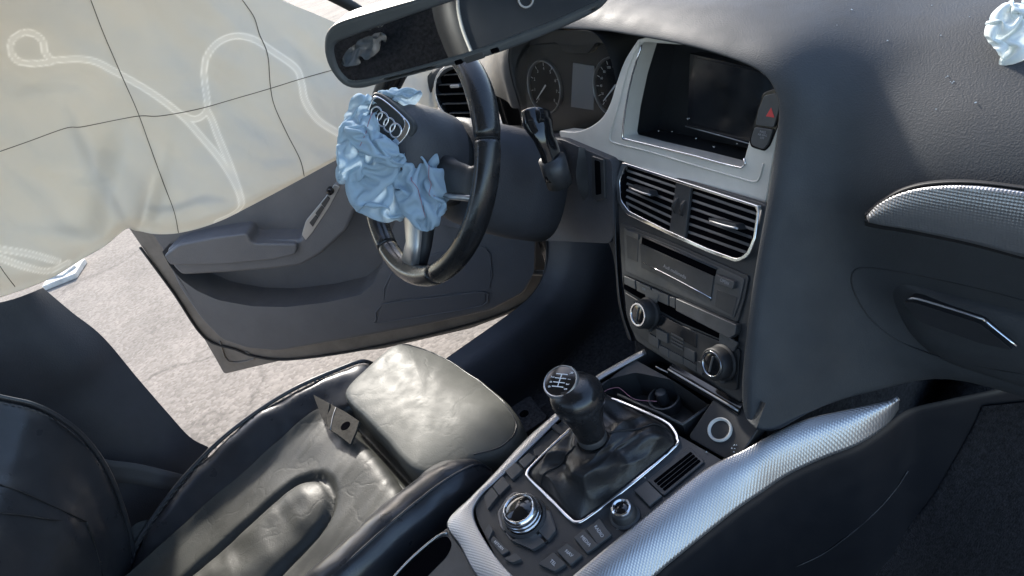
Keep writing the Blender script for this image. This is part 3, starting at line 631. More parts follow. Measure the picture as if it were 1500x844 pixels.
# ================================================================== STEERING COLUMN AND WHEEL
column = thing('steering_column', 'dark plastic steering column shroud with a black stalk behind the wheel', 'steering column', (-.351, .2, .70))
def supel(F, cu, cv, a, b, wv, k=36, p=2.6):
    out = []
    for j in range(k):
        t = 2*math.pi*j/k; c, s = math.cos(t), math.sin(t)
        out.append(F.P(cu+a*abs(c)**(2/p)*(1 if c > 0 else -1), cv+b*abs(s)**(2/p)*(1 if s > 0 else -1), wv))
    return out
def loft(name, rings, mat, parent, cap=True):
    k = len(rings[0]); vs = [p for r_ in rings for p in r_]
    fs = [[i*k+j, i*k+(j+1) % k, (i+1)*k+(j+1) % k, (i+1)*k+j] for i in range(len(rings)-1) for j in range(k)]
    if cap: fs += [list(range(k))[::-1], [(len(rings)-1)*k+j for j in range(k)]]
    return fixn(mesh(name, vs, fs, mat, parent))
loft('shroud', [supel(FW, 0, c, a, b, wv) for wv, a, b, c in ((-.055, .070, .072, -.002), (-.058, .078, .080, -.004), (-.075, .081, .086, -.008), (-.12, .082, .092, -.014), (-.17, .082, .095, -.02), (-.24, .082, .095, -.026))], 'dash_low', column)
loft('shroud_collar', [supel(FW, 0, c, a, b, wv, p=2.2) for wv, a, b, c in ((-.030, .055, .055, 0), (-.034, .062, .062, 0), (-.056, .064, .064, 0), (-.06, .05, .05, 0))], 'plastic_dark', column)
# stalk: thick flat paddle rising from the right of the shroud
SA = [FW.W(812, 262, -.13), FW.W(806, 225, -.115), FW.W(796, 200, -.10), FW.W(788, 180, -.095), FW.W(785, 163, -.095)]
stk = tube('stalk', SA, lambda s: (.0125 if s < .5 else .0125+.004*min(1, (s-.5)*4))*(1 if s < .97 else .8), 'gloss', column, k=14, flat=1.5, sub=6, up=(-.3, .9, .2))
tube('stalk_base', [FW.W(820, 270, -.14), FW.W(808, 232, -.115)], .020, 'plastic', column, k=14, sub=2)
lathe('stalk_cap', [(.0135, -.004), (.0135, .004), (.009, .0065), (.001, .007)], Fr(FW.W(786, 172, -.088), FW.u, FW.v), 'gloss', column, 18)

wheel = thing('steering_wheel', 'black leather steering wheel with four-ring emblem and torn airbag cover', 'steering wheel', (-.351, .088, .62))
RR = .177
def rimarc(name, a0, a1, mat, rad=1.0, n=40):
    vs = []; fs = []; k = 20
    for i in range(n+1):
        t = R(a0+(a1-a0)*i/n)
        e = min(i, n-i); q = rad*(1 if e > 0 else .93)
        # thumb swell below the spokes, flatter bottom
        sw_ = 1+.12*math.exp(-((math.degrees(t)-38)/16)**2)+.12*math.exp(-((math.degrees(t)-142)/16)**2)
        for j in range(k):
            s = 2*math.pi*j/k; rr = RR+math.cos(s)*.0168*q*sw_
            vs.append(FW.P(rr*math.cos(t), rr*math.sin(t), math.sin(s)*.0185*q*sw_))
    for i in range(n):
        for j in range(k): fs.append([i*k+j, i*k+(j+1) % k, (i+1)*k+(j+1) % k, (i+1)*k+j])
    fs += [list(range(k))[::-1], [n*k+j for j in range(k)]]
    return fixn(mesh(name, vs, fs, mat, wheel))
for a0, a1 in ((18.2, 161.8), (162.2, 241.8), (242.2, 297.8), (298.2, 377.8)):
    rimarc('rim_section', a0, a1, 'leather_wheel')
for a0 in (18, 162, 242, 298): rimarc('rim_seam', a0-.25, a0+.25, 'rubber', .965, 3)
def stitches():
    vs = []; fs = []
    for i in range(210):
        t = R(165+i*.62); s = R(182)
        if t > R(296): break
        for dt, ds in ((0, -.22), (.0055, .22)):
            pass
        p = []
        for dt, ds, dr in ((0, -.25, .0), (.0015, -.25, .0), (.0075, .25, .0), (.006, .25, .0)):
            ss = s+ds; rr = RR+math.cos(ss)*.0172; tt = t+dt; p.append(FW.P(rr*math.cos(tt), rr*math.sin(tt), math.sin(ss)*.0189))
        b = len(vs); vs += p; fs.append([b, b+1, b+2, b+3])
    o = mesh('rim_stitching', vs, fs, 'thread', wheel, False); o['kind'] = 'stuff'
stitches()
# spokes
def spoke(name, pts, wd, th, mat):
    rings = []
    for (u, v, ww), a, b in zip(pts, wd, th):
        d = V((u, v)).normalized(); pr_ = V((-d.y, d.x)); ring = []
        for j in range(16):
            t = 2*math.pi*j/16; c, s = math.cos(t), math.sin(t)
            q = a*abs(c)**.7*(1 if c > 0 else -1); ring.append(FW.P(u+pr_.x*q, v+pr_.y*q, ww+b*abs(s)**.7*(1 if s > 0 else -1)))
        rings.append(ring)
    return loft(name, rings, mat, wheel)
spoke('spoke', [(0, -.05, .0), (0, -.09, .0), (0, -.13, -.004), (0, -.172, 0)], (.032, .024, .020, .026), (.018, .014, .011, .010), 'satin')
spoke('spoke', [(0, -.05, -.012), (0, -.09, -.012), (0, -.13, -.014), (0, -.168, -.008)], (.038, .031, .027, .03), (.018, .014, .012, .010), 'plastic_dark')
for s in (-1, 1):
    spoke('spoke', [(s*.05, -.01, .0), (s*.09, -.012, .0), (s*.13, -.01, -.004), (s*.172, -.004, 0)], (.036, .030, .024, .028), (.018, .014, .011, .010), 'plastic')
    spoke('spoke_inlay', [(s*.085, -.034, .004), (s*.11, -.034, .003), (s*.14, -.030, .001), (s*.166, -.026, 0)], (.005, .005, .005, .006), (.013, .011, .010, .009), 'satin')
# hub pad: deep rounded cover, tipped up where the bag tore it open
HC = (.0, .022)
hubr = [supel(FW, HC[0]*f_, HC[1]*f_, a, b, wv, 40, p) for wv, a, b, f_, p in ((-.045, .060, .062, .3, 2.2), (-.04, .070, .070, .35, 2.3), (-.01, .075, .074, .5, 2.4), (.02, .074, .071, .8, 2.4), (.045, .069, .065, 1.0, 2.4), (.060, .061, .057, 1.1, 2.4), (.066, .050, .047, 1.2, 2.4))]
loft('hub_cover', hubr, 'dash_low', wheel)
_hn = (FW.n*.9+(CAM-FW.P(0, .05, .07)).normalized()*.75).normalized()          # the torn cover is tipped towards the cabin centre
_hu = (CR*.80-CU*.60); _hu = _hu-_hn*_hu.dot(_hn)
FH = Fr(FW.W(566, 182, .078), _hu, _hn.cross(_hu))
sh = [(-.036, .028), (.0, .031), (.036, .028), (.045, .014), (.042, -.008), (.030, -.030), (0, -.040), (-.030, -.030), (-.042, -.008), (-.045, .018)]
emb = plate('emblem_face', smoothpoly(sh, 5), FH, -.04, .001, 'dash', wheel, .004, 3)
sh = [(x*.88, y*.88) for x, y in sh]
shi = [(x*.80-.003, y*.80+.003) for x, y in sh]
ringplate('emblem_trim', smoothpoly(sh, 5), smoothpoly(shi, 5), FH, -.004, .0045, 'chrome', emb, .0018, 90, 3)
for i in range(4):
    cx = -.0203+.0135*i
    tube('emblem_ring', [FH.P(cx+.0097*math.cos(t), .003+.0097*math.sin(t), .003+.0006*(i % 2)) for t in [2*math.pi*j/14 for j in range(14)]], .0016, 'chrome', emb, True, 8, sub=2)

# ================================================================== DEFLATED DRIVER AIRBAG
def crumple(F, cen, rad, n, slack, seed, iters=260, clampw=None, swirl=0.0, aniso=1.0):
    """position based cloth: a sheet with `slack` times too much cloth pushed into an ellipsoid -> real folds"""
    rs = np.random.RandomState(seed)
    g = np.linspace(-1, 1, n); U_, W_ = np.meshgrid(g, g, indexing='ij')
    # square to disc
    X = U_*np.sqrt(1-W_**2/2); Y = W_*np.sqrt(1-U_**2/2)
    rad = np.array(rad)
    P = np.stack([X*rad[0], Y*rad[1], rad[2]*(.55*np.sqrt(np.maximum(0, 1-X**2-Y**2))+.0)], -1)
    rest = P*np.array([slack*aniso, slack, slack])
    low = rs.randn(6, 6, 3)*.5
    # smooth random push
    ii = np.linspace(0, 5, n); i0 = np.minimum(ii.astype(int), 4); fr = ii-i0; fr = fr*fr*(3-2*fr)
    Lr = low[i0]*(1-fr)[:, None, None]+low[i0+1]*fr[:, None, None]
    Lr = Lr[:, i0]*(1-fr)[None, :, None]+Lr[:, i0+1]*fr[None, :, None]
    P = P+Lr*rad*.35+rs.randn(n, n, 3)*rad*.02
    cons = []
    for di, dj, k in ((1, 0, 1), (0, 1, 1), (1, 1, .7), (1, -1, .7), (2, 0, .55), (0, 2, .55), (4, 0, .28), (0, 4, .28)):
        if dj >= 0: a = (slice(0, n-di), slice(0, n-dj)); b = (slice(di, n), slice(dj, n))
        else: a = (slice(0, n-di), slice(-dj, n)); b = (slice(di, n), slice(0, n+dj))
        cons.append((a, b, np.linalg.norm(rest[a]-rest[b], axis=-1), k))
    for it in range(iters):
        for a, b, L0, k in cons:
            d = P[b]-P[a]; l = np.linalg.norm(d, axis=-1)+1e-9
            c = (d*((l-L0)/l*.5*k*.8)[..., None]); P[a] += c; P[b] -= c
        q = P/rad; r_ = np.linalg.norm(q, axis=-1)
        f = np.where(r_ > 1, 1/r_, 1); P *= (1+(f-1)*.6)[..., None]
        P[..., 2] = np.where(P[..., 2] < -.15*rad[2], P[..., 2]*.7-.15*rad[2]*.3, P[..., 2])
    return [[F.P(cen[0]+P[i, j, 0], cen[1]+P[i, j, 1], cen[2]+P[i, j, 2]) for j in range(n)] for i in range(n)]
FA = Fr(FW.W(580, 235, .075), CR*.9+FW.u*.3, CU)          # bag faces roughly the cabin centre
def lobes():
    B = None
    parts = []
    def lobe(px, py, depth, rp, seed, slack, n=64, rotd=0, aniso=1.0, iters=240, rz=.7):
        c = hit(px, py, FW.P(0, 0, depth), CD)
        sc_ = (c-CAM).dot(CD)/FPX
        a = R(rotd); u = CR*math.cos(a)+CU*math.sin(a); v = -CR*math.sin(a)+CU*math.cos(a)
        F = Fr(c, u, v)
        return crumple(F, (0, 0, 0), (rp[0]*sc_, rp[1]*sc_, rp[2]*sc_), n, slack, seed, iters, aniso=aniso)
    parts.append(lobe(566, 270, .075, (60, 58, 46), 3, 1.5, 58, 25, .78))
    parts.append(lobe(618, 272, .100, (41, 68, 36), 11, 1.18, 56, 8, 1.32))
    parts.append(lobe(526, 200, .112, (31, 72, 28), 5, 1.18, 54, -12, 1.30))
    parts.append(lobe(550, 214, .140, (54, 21, 18), 21, 1.45, 44, -32, .80))
    parts.append(lobe(576, 147, .100, (46, 18, 18), 8, 1.40, 44, 10, .82))
    parts.append(lobe(510, 232, .07, (17, 40, 20), 31, 1.3, 36, -16))
    vs = []; fs = []
    for G in parts:
        n, m = len(G), len(G[0]); b = len(vs)
        vs += [p for row in G for p in row]
        fs += [[b+i*m+j, b+i*m+j+1, b+(i+1)*m+j+1, b+(i+1)*m+j] for i in range(n-1) for j in range(m-1)]
    o = mesh('deflated_airbag', vs, fs, 'bluecloth', None)
    s = o.modifiers.new('sub', 'SUBSURF'); s.levels = 1; s.render_levels = 1
    tagt(o, 'crumpled pale blue deflated airbag cloth bursting from the steering wheel hub', 'airbag')
    # red seam stitching follows grid lines of the cloth
    def seam(G, i, j0, j1):
        pts = []
        for j in range(j0, j1):
            q = G[i][j]; nn = (G[i+1][j]-G[i-1][j]).cross(G[i][j+1]-G[i][j-1]).normalized()
            if nn.dot(CAM-q) < 0: nn = -nn
            pts.append(q+nn*.0008)
        return tube('seam_stitching', pts, .0005, 'thread_red', o, k=5, sub=1)
    seam(parts[1], 22, 8, 32); seam(parts[1], 42, 12, 44); seam(parts[0], 44, 12, 44); seam(parts[2], 40, 10, 40)
lobes()

# ================================================================== CENTRE CONSOLE
con = thing('centre_console', 'black centre console with silver trim, control keys and ashtray tray', 'console', (.015, .013, 0))
def C_(pts, c=0): return FC.poly(pts, c)
# top panel
tp = C_([(700, 765), (694, 742), (717, 710), (783, 650), (830, 610), (900, 548), (955, 508), (985, 520), (1090, 588), (1120, 640), (1092, 664), (1032, 694), (942, 764), (842, 846), (800, 900), (770, 900)])
wl = C_([(868, 571), (888, 556), (930, 545), (985, 556), (1040, 594), (1000, 622), (968, 606), (905, 578)])
top = ringplate('top_panel', rnd(tp, .012), rnd(wl, .006), FC, -.03, -.001, 'plastic', con, .003, 160, 3)
# silver trim, left limb wrapping round the rear, as one swept surface with uv for the relief
def strip(name, a, b, mat, wa=0, wb=0, crown=.004, parent=con, rows=5, mid=None):
    A = [FC.W(*p[:2], p[2] if len(p) > 2 else wa) for p in a]; Bq = [FC.W(*p[:2], p[2] if len(p) > 2 else wb) for p in b]
    NN = []
    for k in range(rows):
        s = k/(rows-1); NN.append([x.lerp(y, s)+FC.n*(crown*math.sin(s*math.pi)) for x, y in zip(A, Bq)])
    G = netpts(NN, 4, 6); o = gridmesh(name, G, mat, parent); uvgrid(o, Fr(FC.o, (1, .35, 0), (-.35, 1, 0)))
    sm = o.modifiers.new('solid', 'SOLIDIFY'); sm.thickness = .006; sm.offset = 0
    return o
strip('silver_trim', [(760, 900), (702, 846), (676, 800), (657, 767), (690, 732), (721, 701), (774, 644), (812, 610), (864, 561), (905, 535), (945, 514)],
      [(820, 900), (752, 846), (715, 800), (694, 756), (704, 728), (730, 703), (783, 651), (819, 615), (867, 566), (908, 540), (947, 519)], 'weave', -.004, .0005, .003)
strip('silver_trim', [(800, 880), (842, 844), (942, 761), (1031, 691), (1092, 660), (1130, 638), (1180, 616), (1240, 602), (1300, 590), (1316, 585)],
      [(905, 900, -.03), (958, 844, -.03), (1010, 800, -.03), (1075, 748, -.034), (1112, 722, -.036), (1150, 696, -.038), (1200, 672, -.036), (1255, 650, -.032), (1295, 622, -.026), (1313, 598, -.02)], 'weave', .001, -.03, .010)
# rear corner piece next to the seat with the slot of the cup holder
rp_ = plate('rear_panel', rnd(C_([(560, 870), (655, 771), (675, 800), (740, 900), (640, 960)], -.006), .006), FC, -.10, -.006, 'plastic_soft', con, .004, 3)
plate('cup_slot', rnd(C_([(560, 870), (640, 789), (655, 784), (663, 797), (655, 815), (600, 870)], -.0055), .008), FC, -.02, -.0054, 'void', con, .0005)
tube('slot_rim', [FC.W(*p, -.0045) for p in ((565, 858), (600, 820), (640, 786), (655, 781))], .0016, 'satin', con, k=6, sub=3)
# side walls down to the carpet
def wall(name, top_px, w_top, zb, xoff, mat):
    A = [FC.W(*p[:2], p[2]) for p in top_px]
    return net(name, [A, [a+V((xoff*.3, 0, -.03)) for a in A], [V((a.x+xoff*.7, a.y, (a.z+zb)/2)) for a in A], [V((a.x+xoff, a.y, zb)) for a in A]], mat, con, 4, 5)
wall('side_wall', [(905, 905, -.031), (958, 848, -.031), (1010, 803, -.031), (1075, 751, -.035), (1112, 725, -.037), (1150, 699, -.039), (1200, 675, -.037), (1255, 653, -.033), (1295, 626, -.027), (1330, 600, -.02), (1390, 585, -.01), (1460, 570, .0), (1540, 550, .01)], 0, .02, .015, 'gloss_side')
wall('side_wall', [(655, 772, -.006), (690, 736, -.006), (721, 704, -.006), (774, 647, -.006), (812, 613, -.006), (864, 564, -.006), (905, 538, -.006), (947, 517, -.006), (990, 490, -.006)], 0, .02, -.02, 'plastic_dark')
# curved parting line of the side lining
# gear boot frame
fo = [(771, 697), (779, 684), (831, 634), (884, 592), (896, 586), (908, 588), (974, 617), (992, 634), (996, 646), (992, 658), (930, 712), (864, 762), (848, 770), (836, 766), (800, 730), (775, 705)]
ff = smoothpoly(C_(fo), 4); cxy = sum((V(p) for p in ff), V((0, 0)))/len(ff)
fin = [tuple(V(p)+(cxy-V(p)).normalized()*.0055) for p in ff]
ringplate('boot_frame', ff, fin, FC, -.003, .006, 'chrome', con, .002, 120, 3)
# air grille with slots, key in front of it
gr_ = plate('grille_plate', rnd(C_([(1010, 655), (1033, 676), (972, 727), (948, 704)], .002), .004), FC, -.004, .003, 'plastic', con, .001)
for k in range(4):
    t = (k+.6)/4.3
    a = lerp2((1011, 661), (1028, 677), t); b = lerp2((956, 704), (975, 721), t)
    A = V(FC.px(*a, .003)); B = V(FC.px(*b, .003)); d = (B-A).normalized(); p_ = V((-d.y, d.x))*.0023
    plate('grille_slot', rnd([tuple(A+p_), tuple(A-p_), tuple(B-p_), tuple(B+p_)], .002), FC, .001, .0034, 'void', con, .0002)
def key(name, q, h, mat='plastic_soft', r=.0015, parent=con, z0=-.002, bev=.0012):
    return plate(name, rnd(C_(q, h), r), FC, z0, h, mat, parent, bev, 3)
key('lock_key', [(928, 718), (947, 704), (970, 726), (951, 741)], .004)
# volume knob
a, b = FC.px(912, 748, .012)
lathe('volume_knob', [(.020, -.002), (.020, .002), (.0165, .004), (.0155, .014), (.0135, .017), (.011, .0175)], FC, 'plastic', con, 36, a, b)
lathe('volume_ring', [(.0128, .016), (.0128, .0205), (.0105, .0215), (.0085, .0195)], FC, 'chrome', con, 36, a, b)
lathe('volume_face', [(.0092, .018), (.006, .0198), (.001, .0200)], FC, 'gloss', con, 30, a, b)
# MMI rotary control
cx, cy = 767, 756
k0 = C_([(729, 750), (742, 730), (752, 721), (777, 723), (794, 733), (806, 746), (816, 776), (801, 795), (779, 807), (748, 792), (732, 771)], .001)
mm = plate('control_base', rnd(k0, .003), FC, -.002, .002, 'gloss', con, .0008)
for q in ([(743, 731), (753, 722), (777, 725), (792, 731), (782, 738), (765, 735), (752, 739)], [(731, 752), (741, 734), (749, 742), (744, 768), (738, 779)], [(794, 745), (805, 748), (814, 776), (802, 792), (788, 778)], [(748, 791), (785, 781), (798, 794), (780, 805)]):
    key('soft_key', q, .005, 'plastic_soft', .002)
a, b = FC.px(768, 757, .006)
lathe('rotary_skirt', [(.031, .0), (.0305, .006), (.027, .008)], FC, 'plastic', con, 48, a, b)
lathe('rotary_knob', [(.026, .006), (.026, .011), (.0248, .012), (.0258, .014), (.0258, .018), (.0246, .019), (.0250, .021), (.0235, .0265), (.0205, .0285), (.0185, .027)], FC, 'chrome', con, 56, a, b)
lathe('rotary_face', [(.0188, .0265), (.013, .0295), (.006, .0308), (.001, .0310)], FC, 'gloss', con, 44, a, b)
KEYS = [([(759, 676), (774, 663), (785, 669), (768, 686)], ''), ([(739, 690), (755, 677), (766, 687), (750, 703)], ''), ([(721, 713), (736, 697), (747, 710), (731, 726)], ''), ([(709, 727), (720, 714), (730, 726), (714, 746)], ''),
        ([(709, 780), (716, 767), (722, 776), (716, 790)], ''), ([(718, 791), (723, 785), (746, 807), (735, 813)], 'RETURN'), ([(738, 818), (755, 810), (764, 819), (750, 824)], ''),
        ([(859, 775), (878, 758), (896, 783), (876, 798)], 'RADIO'), ([(840, 787), (856, 775), (877, 798), (859, 810)], 'MEDIA'), ([(815, 807), (831, 795), (853, 813), (835, 828)], 'NAV'), ([(788, 826), (811, 809), (829, 826), (812, 837)], 'TEL')]
for q, s in KEYS:
    key('control_key', q, .0045, 'plastic_soft', .002)
    if s:
        a, b = FC.px(sum(p[0] for p in q)/4, sum(p[1] for p in q)/4, .0046)
        A = V(FC.px(*q[0], .0046)); B = V(FC.px(*q[1], .0046)); C2 = V(FC.px(*q[2], .0046)); D2 = V(FC.px(*q[3], .0046))
        d = (C2-B) if s != 'RETURN' else (C2-B)
        text(s, FC, a, b, .0047, .0062 if s != 'RETURN' else .005, 'print', con, math.atan2(d.y, d.x))
for q in ([(806, 625), (812, 619), (832, 632), (826, 640)], [(781, 658), (793, 652), (808, 656), (798, 668), (784, 668)]):
    key('tray_key', q, .003, 'plastic', .002)
for q in ([(897, 768), (900, 765), (903, 768), (900, 771)], [(903, 775), (909, 769), (909, 776)]):
    tube('volume_mark', [FC.W(*x_, .0006) for x_ in q], .0004, 'print', con, True, 4, sub=1)
# front tray: ashtray well, lid bar, power socket
n = len(wl); cw = sum((V(p) for p in wl), V((0, 0)))/n
wv_ = [FC.P(*p, -.002) for p in wl]+[FC.P(*(cw+(V(p)-cw)*.93), -.050) for p in wl]
mesh('tray_well', wv_, [[i, (i+1) % n, n+(i+1) % n, n+i] for i in range(n)]+[[n+i for i in range(n)]], 'plastic', con, False)
tube('tray_rim', [FC.W(*p, .001) for p in ((905, 578), (968, 606), (1000, 622), (1040, 594))], .0022, 'plastic_soft', con, k=8, sub=1)
a, b = FC.px(972, 582, -.03)
lathe('ashtray_cup', [(.024, -.048), (.024, -.030), (.021, -.0295), (.020, -.045)], FC, 'plastic_soft', con, 30, a, b)
lathe('ashtray_stub', [(.009, -.046), (.009, -.026), (.0075, -.0235), (.001, -.023)], FC, 'plastic_soft', con, 20, a-.006, b+.002)
# lid bar in front of the tray
LBp = [(979, 541), (1004, 556), (1040, 577), (1082, 602)]
LA = [FC.W(x, y, .020) for x, y in LBp]
gridmesh('tray_lid', netpts([[p+V((0, .01, .004)) for p in LA], LA, [p+V((0, -.002, -.010)) for p in LA], [p+V((0, .012, -.024)) for p in LA]], 4, 5), 'gloss', con)
tube('lid_edge', LA, .0018, 'satin', con, k=8, sub=3)
tube('tray_edge_line', [FC.W(*p, .003) for p in ((961, 537), (968, 541), (979, 546))], .0012, 'satin', con, k=6, sub=3)
# power socket with pale ring on a sloping patch
FP = Fr(FC.W(1055, 630, .004), FC.u, FC.v*.93+FC.n*.35)
plate('socket_panel', rnd([(-.035, -.03), (.04, -.03), (.045, .05), (-.03, .05)], .008), FP, -.02, .0, 'plastic_dark', con, .002)
so_ = lathe('power_socket', [(.0165, -.001), (.0165, .003), (.0150, .004), (.0128, .002), (.0125, -.004)], FP, 'pale_ring', con, 40)
lathe('socket_cap', [(.0125, -.003), (.011, -.002), (.001, -.002)], FP, 'void', con, 30)
# thread of torn lining lying over the tray
tube('loose_thread', [FC.W(*p, .006) for p in ((868, 590), (878, 580), (890, 571), (905, 568), (912, 572), (930, 585), (962, 588))], .0005, 'thread_red', None, k=5, sub=5)
o = bpy.data.objects['loose_thread']; tagt(o, 'thin purple thread lying across the open ashtray tray', 'thread')
mk_side = None

# ================================================================== GEAR LEVER
gear = thing('gear_lever', 'black leather gear knob with shift pattern on a wrinkled boot', 'gear lever', tuple(FC.P(0, .0, 0)))
top_c = hit(826, 561, (.0, .0, .585), CD)
col_c = hit(866, 637, FC.P(0, .012, .075), CD)
ax = (top_c-col_c).normalized()
FG2 = Fr(col_c, V((1, 0, 0)), ax.cross(V((1, 0, 0)))); LK = (top_c-col_c).length
dn = (ax*.75+(CAM-top_c).normalized()*.75+V((-.22, -.05, 0))).normalized()     # the pattern disc looks back at the driver
# knob as lofted rings from collar to head
rings = []
for s, r_, fl in ((0, .0180, 1), (.03, .0198, 1), (.18, .0208, 1), (.36, .0232, 1), (.54, .0280, 1.02), (.68, .0318, 1.03), (.82, .0342, 1.03), (.94, .0332, 1.03), (1.05, .0275, 1.02), (1.11, .019, 1), (1.14, .003, 1)):
    rings.append([FG2.P(r_*math.cos(t), r_*fl*math.sin(t), s*LK*.97) for t in [2*math.pi*j/36 for j in range(36)]])
kn = loft('knob', rings, 'leather_wheel', gear)
FT = Fr(col_c+ax*LK*.83+dn*.0282, CR-dn*CR.dot(dn), dn.cross(CR-dn*CR.dot(dn)))
lathe('pattern_ring', [(.0236, -.008), (.0236, -.001), (.0226, .0010), (.0210, .0004)], FT, 'satin', gear, 48)
pd = lathe('pattern_disc', [(.0214, -.003), (.0210, .0003), (.010, .0014), (.001, .0016)], FT, 'gloss', gear, 44)
rt = R(-112)
def ft(x, y): return (x*math.cos(rt)-y*math.sin(rt), x*math.sin(rt)+y*math.cos(rt))
def bar(x0, y0, x1, y1, wd=.0005):
    A = V(ft(x0, y0)); B = V(ft(x1, y1)); d = (B-A).normalized(); p = V((-d.y, d.x))*wd
    plate('pattern_line', [tuple(A+p), tuple(A-p), tuple(B-p), tuple(B+p)], FT, .0012, .0021, 'print_white', gear, 0)
for x in (-.009, -.003, .003, .009): bar(x, -.008, x, .008)
bar(-.009, 0, .009, 0)
for s, x, y in (('R', -.012, .0125), ('1', -.003, .0120), ('3', .004, .0120), ('5', .011, .0115), ('2', -.004, -.0120), ('4', .003, -.0120), ('6', .010, -.0115)):
    text(s, FT, *ft(x, y), .0014, .0062, 'print_white', gear, rt, name='gear_number')
lathe('collar', [(.0195, -.008), (.0202, -.006), (.0202, .003), (.0188, .005)], FG2, 'plastic_soft', gear, 36)
# boot: loft from the frame up to the collar with folds
def boot():
    N = 120; base = resample(fin if area(fin) > 0 else fin[::-1], N); lv = 46; rings = []
    cb = sum((V(p) for p in base), V((0, 0)))/N
    tr0 = [FG2.P(.0192*math.cos(t), .0192*math.sin(t), -.010) for t in [2*math.pi*j/N for j in range(N)]]
    # align the start angle of both loops
    b0 = FC.P(*base[0]); k = min(range(N), key=lambda i: (tr0[i]-b0).length); tr_ = [tr0[(i+k) % N] for i in range(N)]
    if (tr_[5]-FC.P(*base[5])).length > (tr_[-5]-FC.P(*base[5])).length: tr_ = [tr0[(k-i) % N] for i in range(N)]
    for j in range(lv+1):
        t = j/lv; ring = []
        hz_ = .0+ .9*t**1.7
        for i in range(N):
            B = FC.P(*base[i], .002); T = tr_[i]
            # leather spreads low and flat first, then climbs the lever
            r_t = 1-(1-t)**1.25*.999
            P = B.lerp(T, r_t)
            drop = (FC.o-P).dot(FC.n)
            hh = (P-FC.o).dot(FC.n); want = hh*(.42+.58*t**1.2)
            P = P - FC.n*(hh-want)
            env = math.sin(math.pi*min(1, t*1.02))**.8
            d = nz(P, 15, 1)*.016-abs(nz(P, 22, 2))*.014+nz(P, 55, 3)*.001
            rgd = 1-abs(nz(V((P.x*30, P.y*14+P.z*22, P.z*30)), 1, 5))*2
            d += max(0, rgd)**2*.008
            fold = math.sin(t*16+3.0*nz(P, 14, 7)+i/N*6.28*1.0)*.0035*(1-t*.3)
            out = (P-FC.P(cb.x, cb.y, 0)); out -= FC.n*out.dot(FC.n); out = out.normalized() if out.length > 1e-5 else V()
            ring.append(P+(FC.n*.75+out*.6)*((d+fold)*env)+FC.n*.022*env)
        rings.append(ring)
    o = loft('boot', rings, 'leather_boot', gear, cap=False)
    sb = o.modifiers.new('sub', 'SUBSURF'); sb.levels = 1; sb.render_levels = 1
    for i0 in (6, 62, 96):
        tube('boot_seam', [rings[j][i0]+FC.n*.0012 for j in range(1, lv-3, 2)], .0011, 'rubber', gear, k=6, sub=2)
boot()

# ================================================================== DRIVER SEAT
seat = thing('driver_seat', 'black leather sports driver seat with cushion and extended thigh pad, both lightened for sheen', 'seat', (-.37, -.35, 0))
def lerpz(y): # cushion height along the car
    ys = ((-.66, .305), (-.57, .322), (-.40, .350), (-.30, .366), (-.20, .380), (-.1, .385))
    for (a, za), (b, zb) in zip(ys, ys[1:]):
        if y <= b: t = max(0, (y-a)/(b-a)); return za+(zb-za)*t
    return .385
def tongue(x, y):
    """signed distance to the U shaped insert (negative inside)"""
    cx = -.372+(y+.3)*-.02; hw = .068+(-.30-y)*.05
    yf = -.345
    if y < yf: return abs(x-cx)-hw
    return math.hypot(x-cx, (y-yf)*1.05)-hw
def cush(p, a, b):
    d = tongue(p.x, p.y)
    z = -.015*math.exp(-(d/.007)**2)
    if d < 0: z += .010*(1-math.exp(-(d/.03)**2)) + .006*nz(p, 18, 4)*min(1, -d*30) + .004*nz(V((p.x*10, p.y*55, 0)), 1, 6)*min(1, -d*30)
    else: z += .003*nz(p, 14, 2)+.0015*nz(V((p.x*70+p.y*25, p.y*12, 0)), 1, 3)
    return p+V((0, 0, z))
xs = (-.555, -.53, -.49, -.42, -.37, -.32, -.26, -.22, -.195)
dz = (.012, .002, .0, .002, .003, .002, .0, .002, .012)
N_ = []
for y, e in ((-.70, 0), (-.62, 0), (-.54, 0), (-.46, 0), (-.38, 0), (-.30, 0), (-.24, 0), (-.205, .004), (-.190, .02), (-.186, .05)):
    N_.append([V((x, y-.012*(abs(x+.37)/.16)**2*(1 if y > -.26 else 0), lerpz(y)+d-e)) for x, d in zip(xs, dz)])
net('cushion', N_, 'leather_half_sheen', seat, 9, 12, disp=cush)
# gap lining between cushion and thigh pad: two ridges of folded leather
N_ = []
for k in range(11):
    t = k/10; y = -.200+.055*t; z = .352+.013*math.sin(t*math.pi*2*1.6+.6)-.004
    N_.append([V((x, y, z+.002*math.sin(x*30))) for x in (-.56, -.48, -.40, -.32, -.24, -.19)])
net('gap_lining', N_, 'leather_half_sheen', seat, 3, 5)
# thigh pad: thick rounded block
def block(name, outline, z_of, drop, mat, rnd_=.02, disp=None, n=10):
    """closed rounded block from a top outline (x,y); rings shrink towards the top centre"""
    P = [V(p) for p in outline]; c = sum(P, V((0, 0)))/len(P); rings = []
    for s, dz_ in ((.93, -drop), (1.0, -drop*.7), (1.0, -rnd_*1.0), (.993, -rnd_*.5), (.978, -rnd_*.17), (.955, -rnd_*.02), (.90, .0006), (.75, .002), (.5, .003), (.25, .0035), (.02, .0035)):
        ring = []
        for p in P:
            q = c+(p-c)*s; v = V((q.x, q.y, z_of(q.x, q.y)+dz_))
            ring.append(disp(v, s) if disp else v)
        rings.append(ring)
    return loft(name, rings, mat, seat)
pad_o = smoothpoly([(-.578, -.012), (-.562, -.10), (-.530, -.163), (-.44, -.168), (-.34, -.170), (-.245, -.170), (-.205, -.150), (-.178, -.085), (-.158, -.030), (-.185, .015), (-.27, .034), (-.38, .040), (-.48, .034), (-.55, .015)], 6)
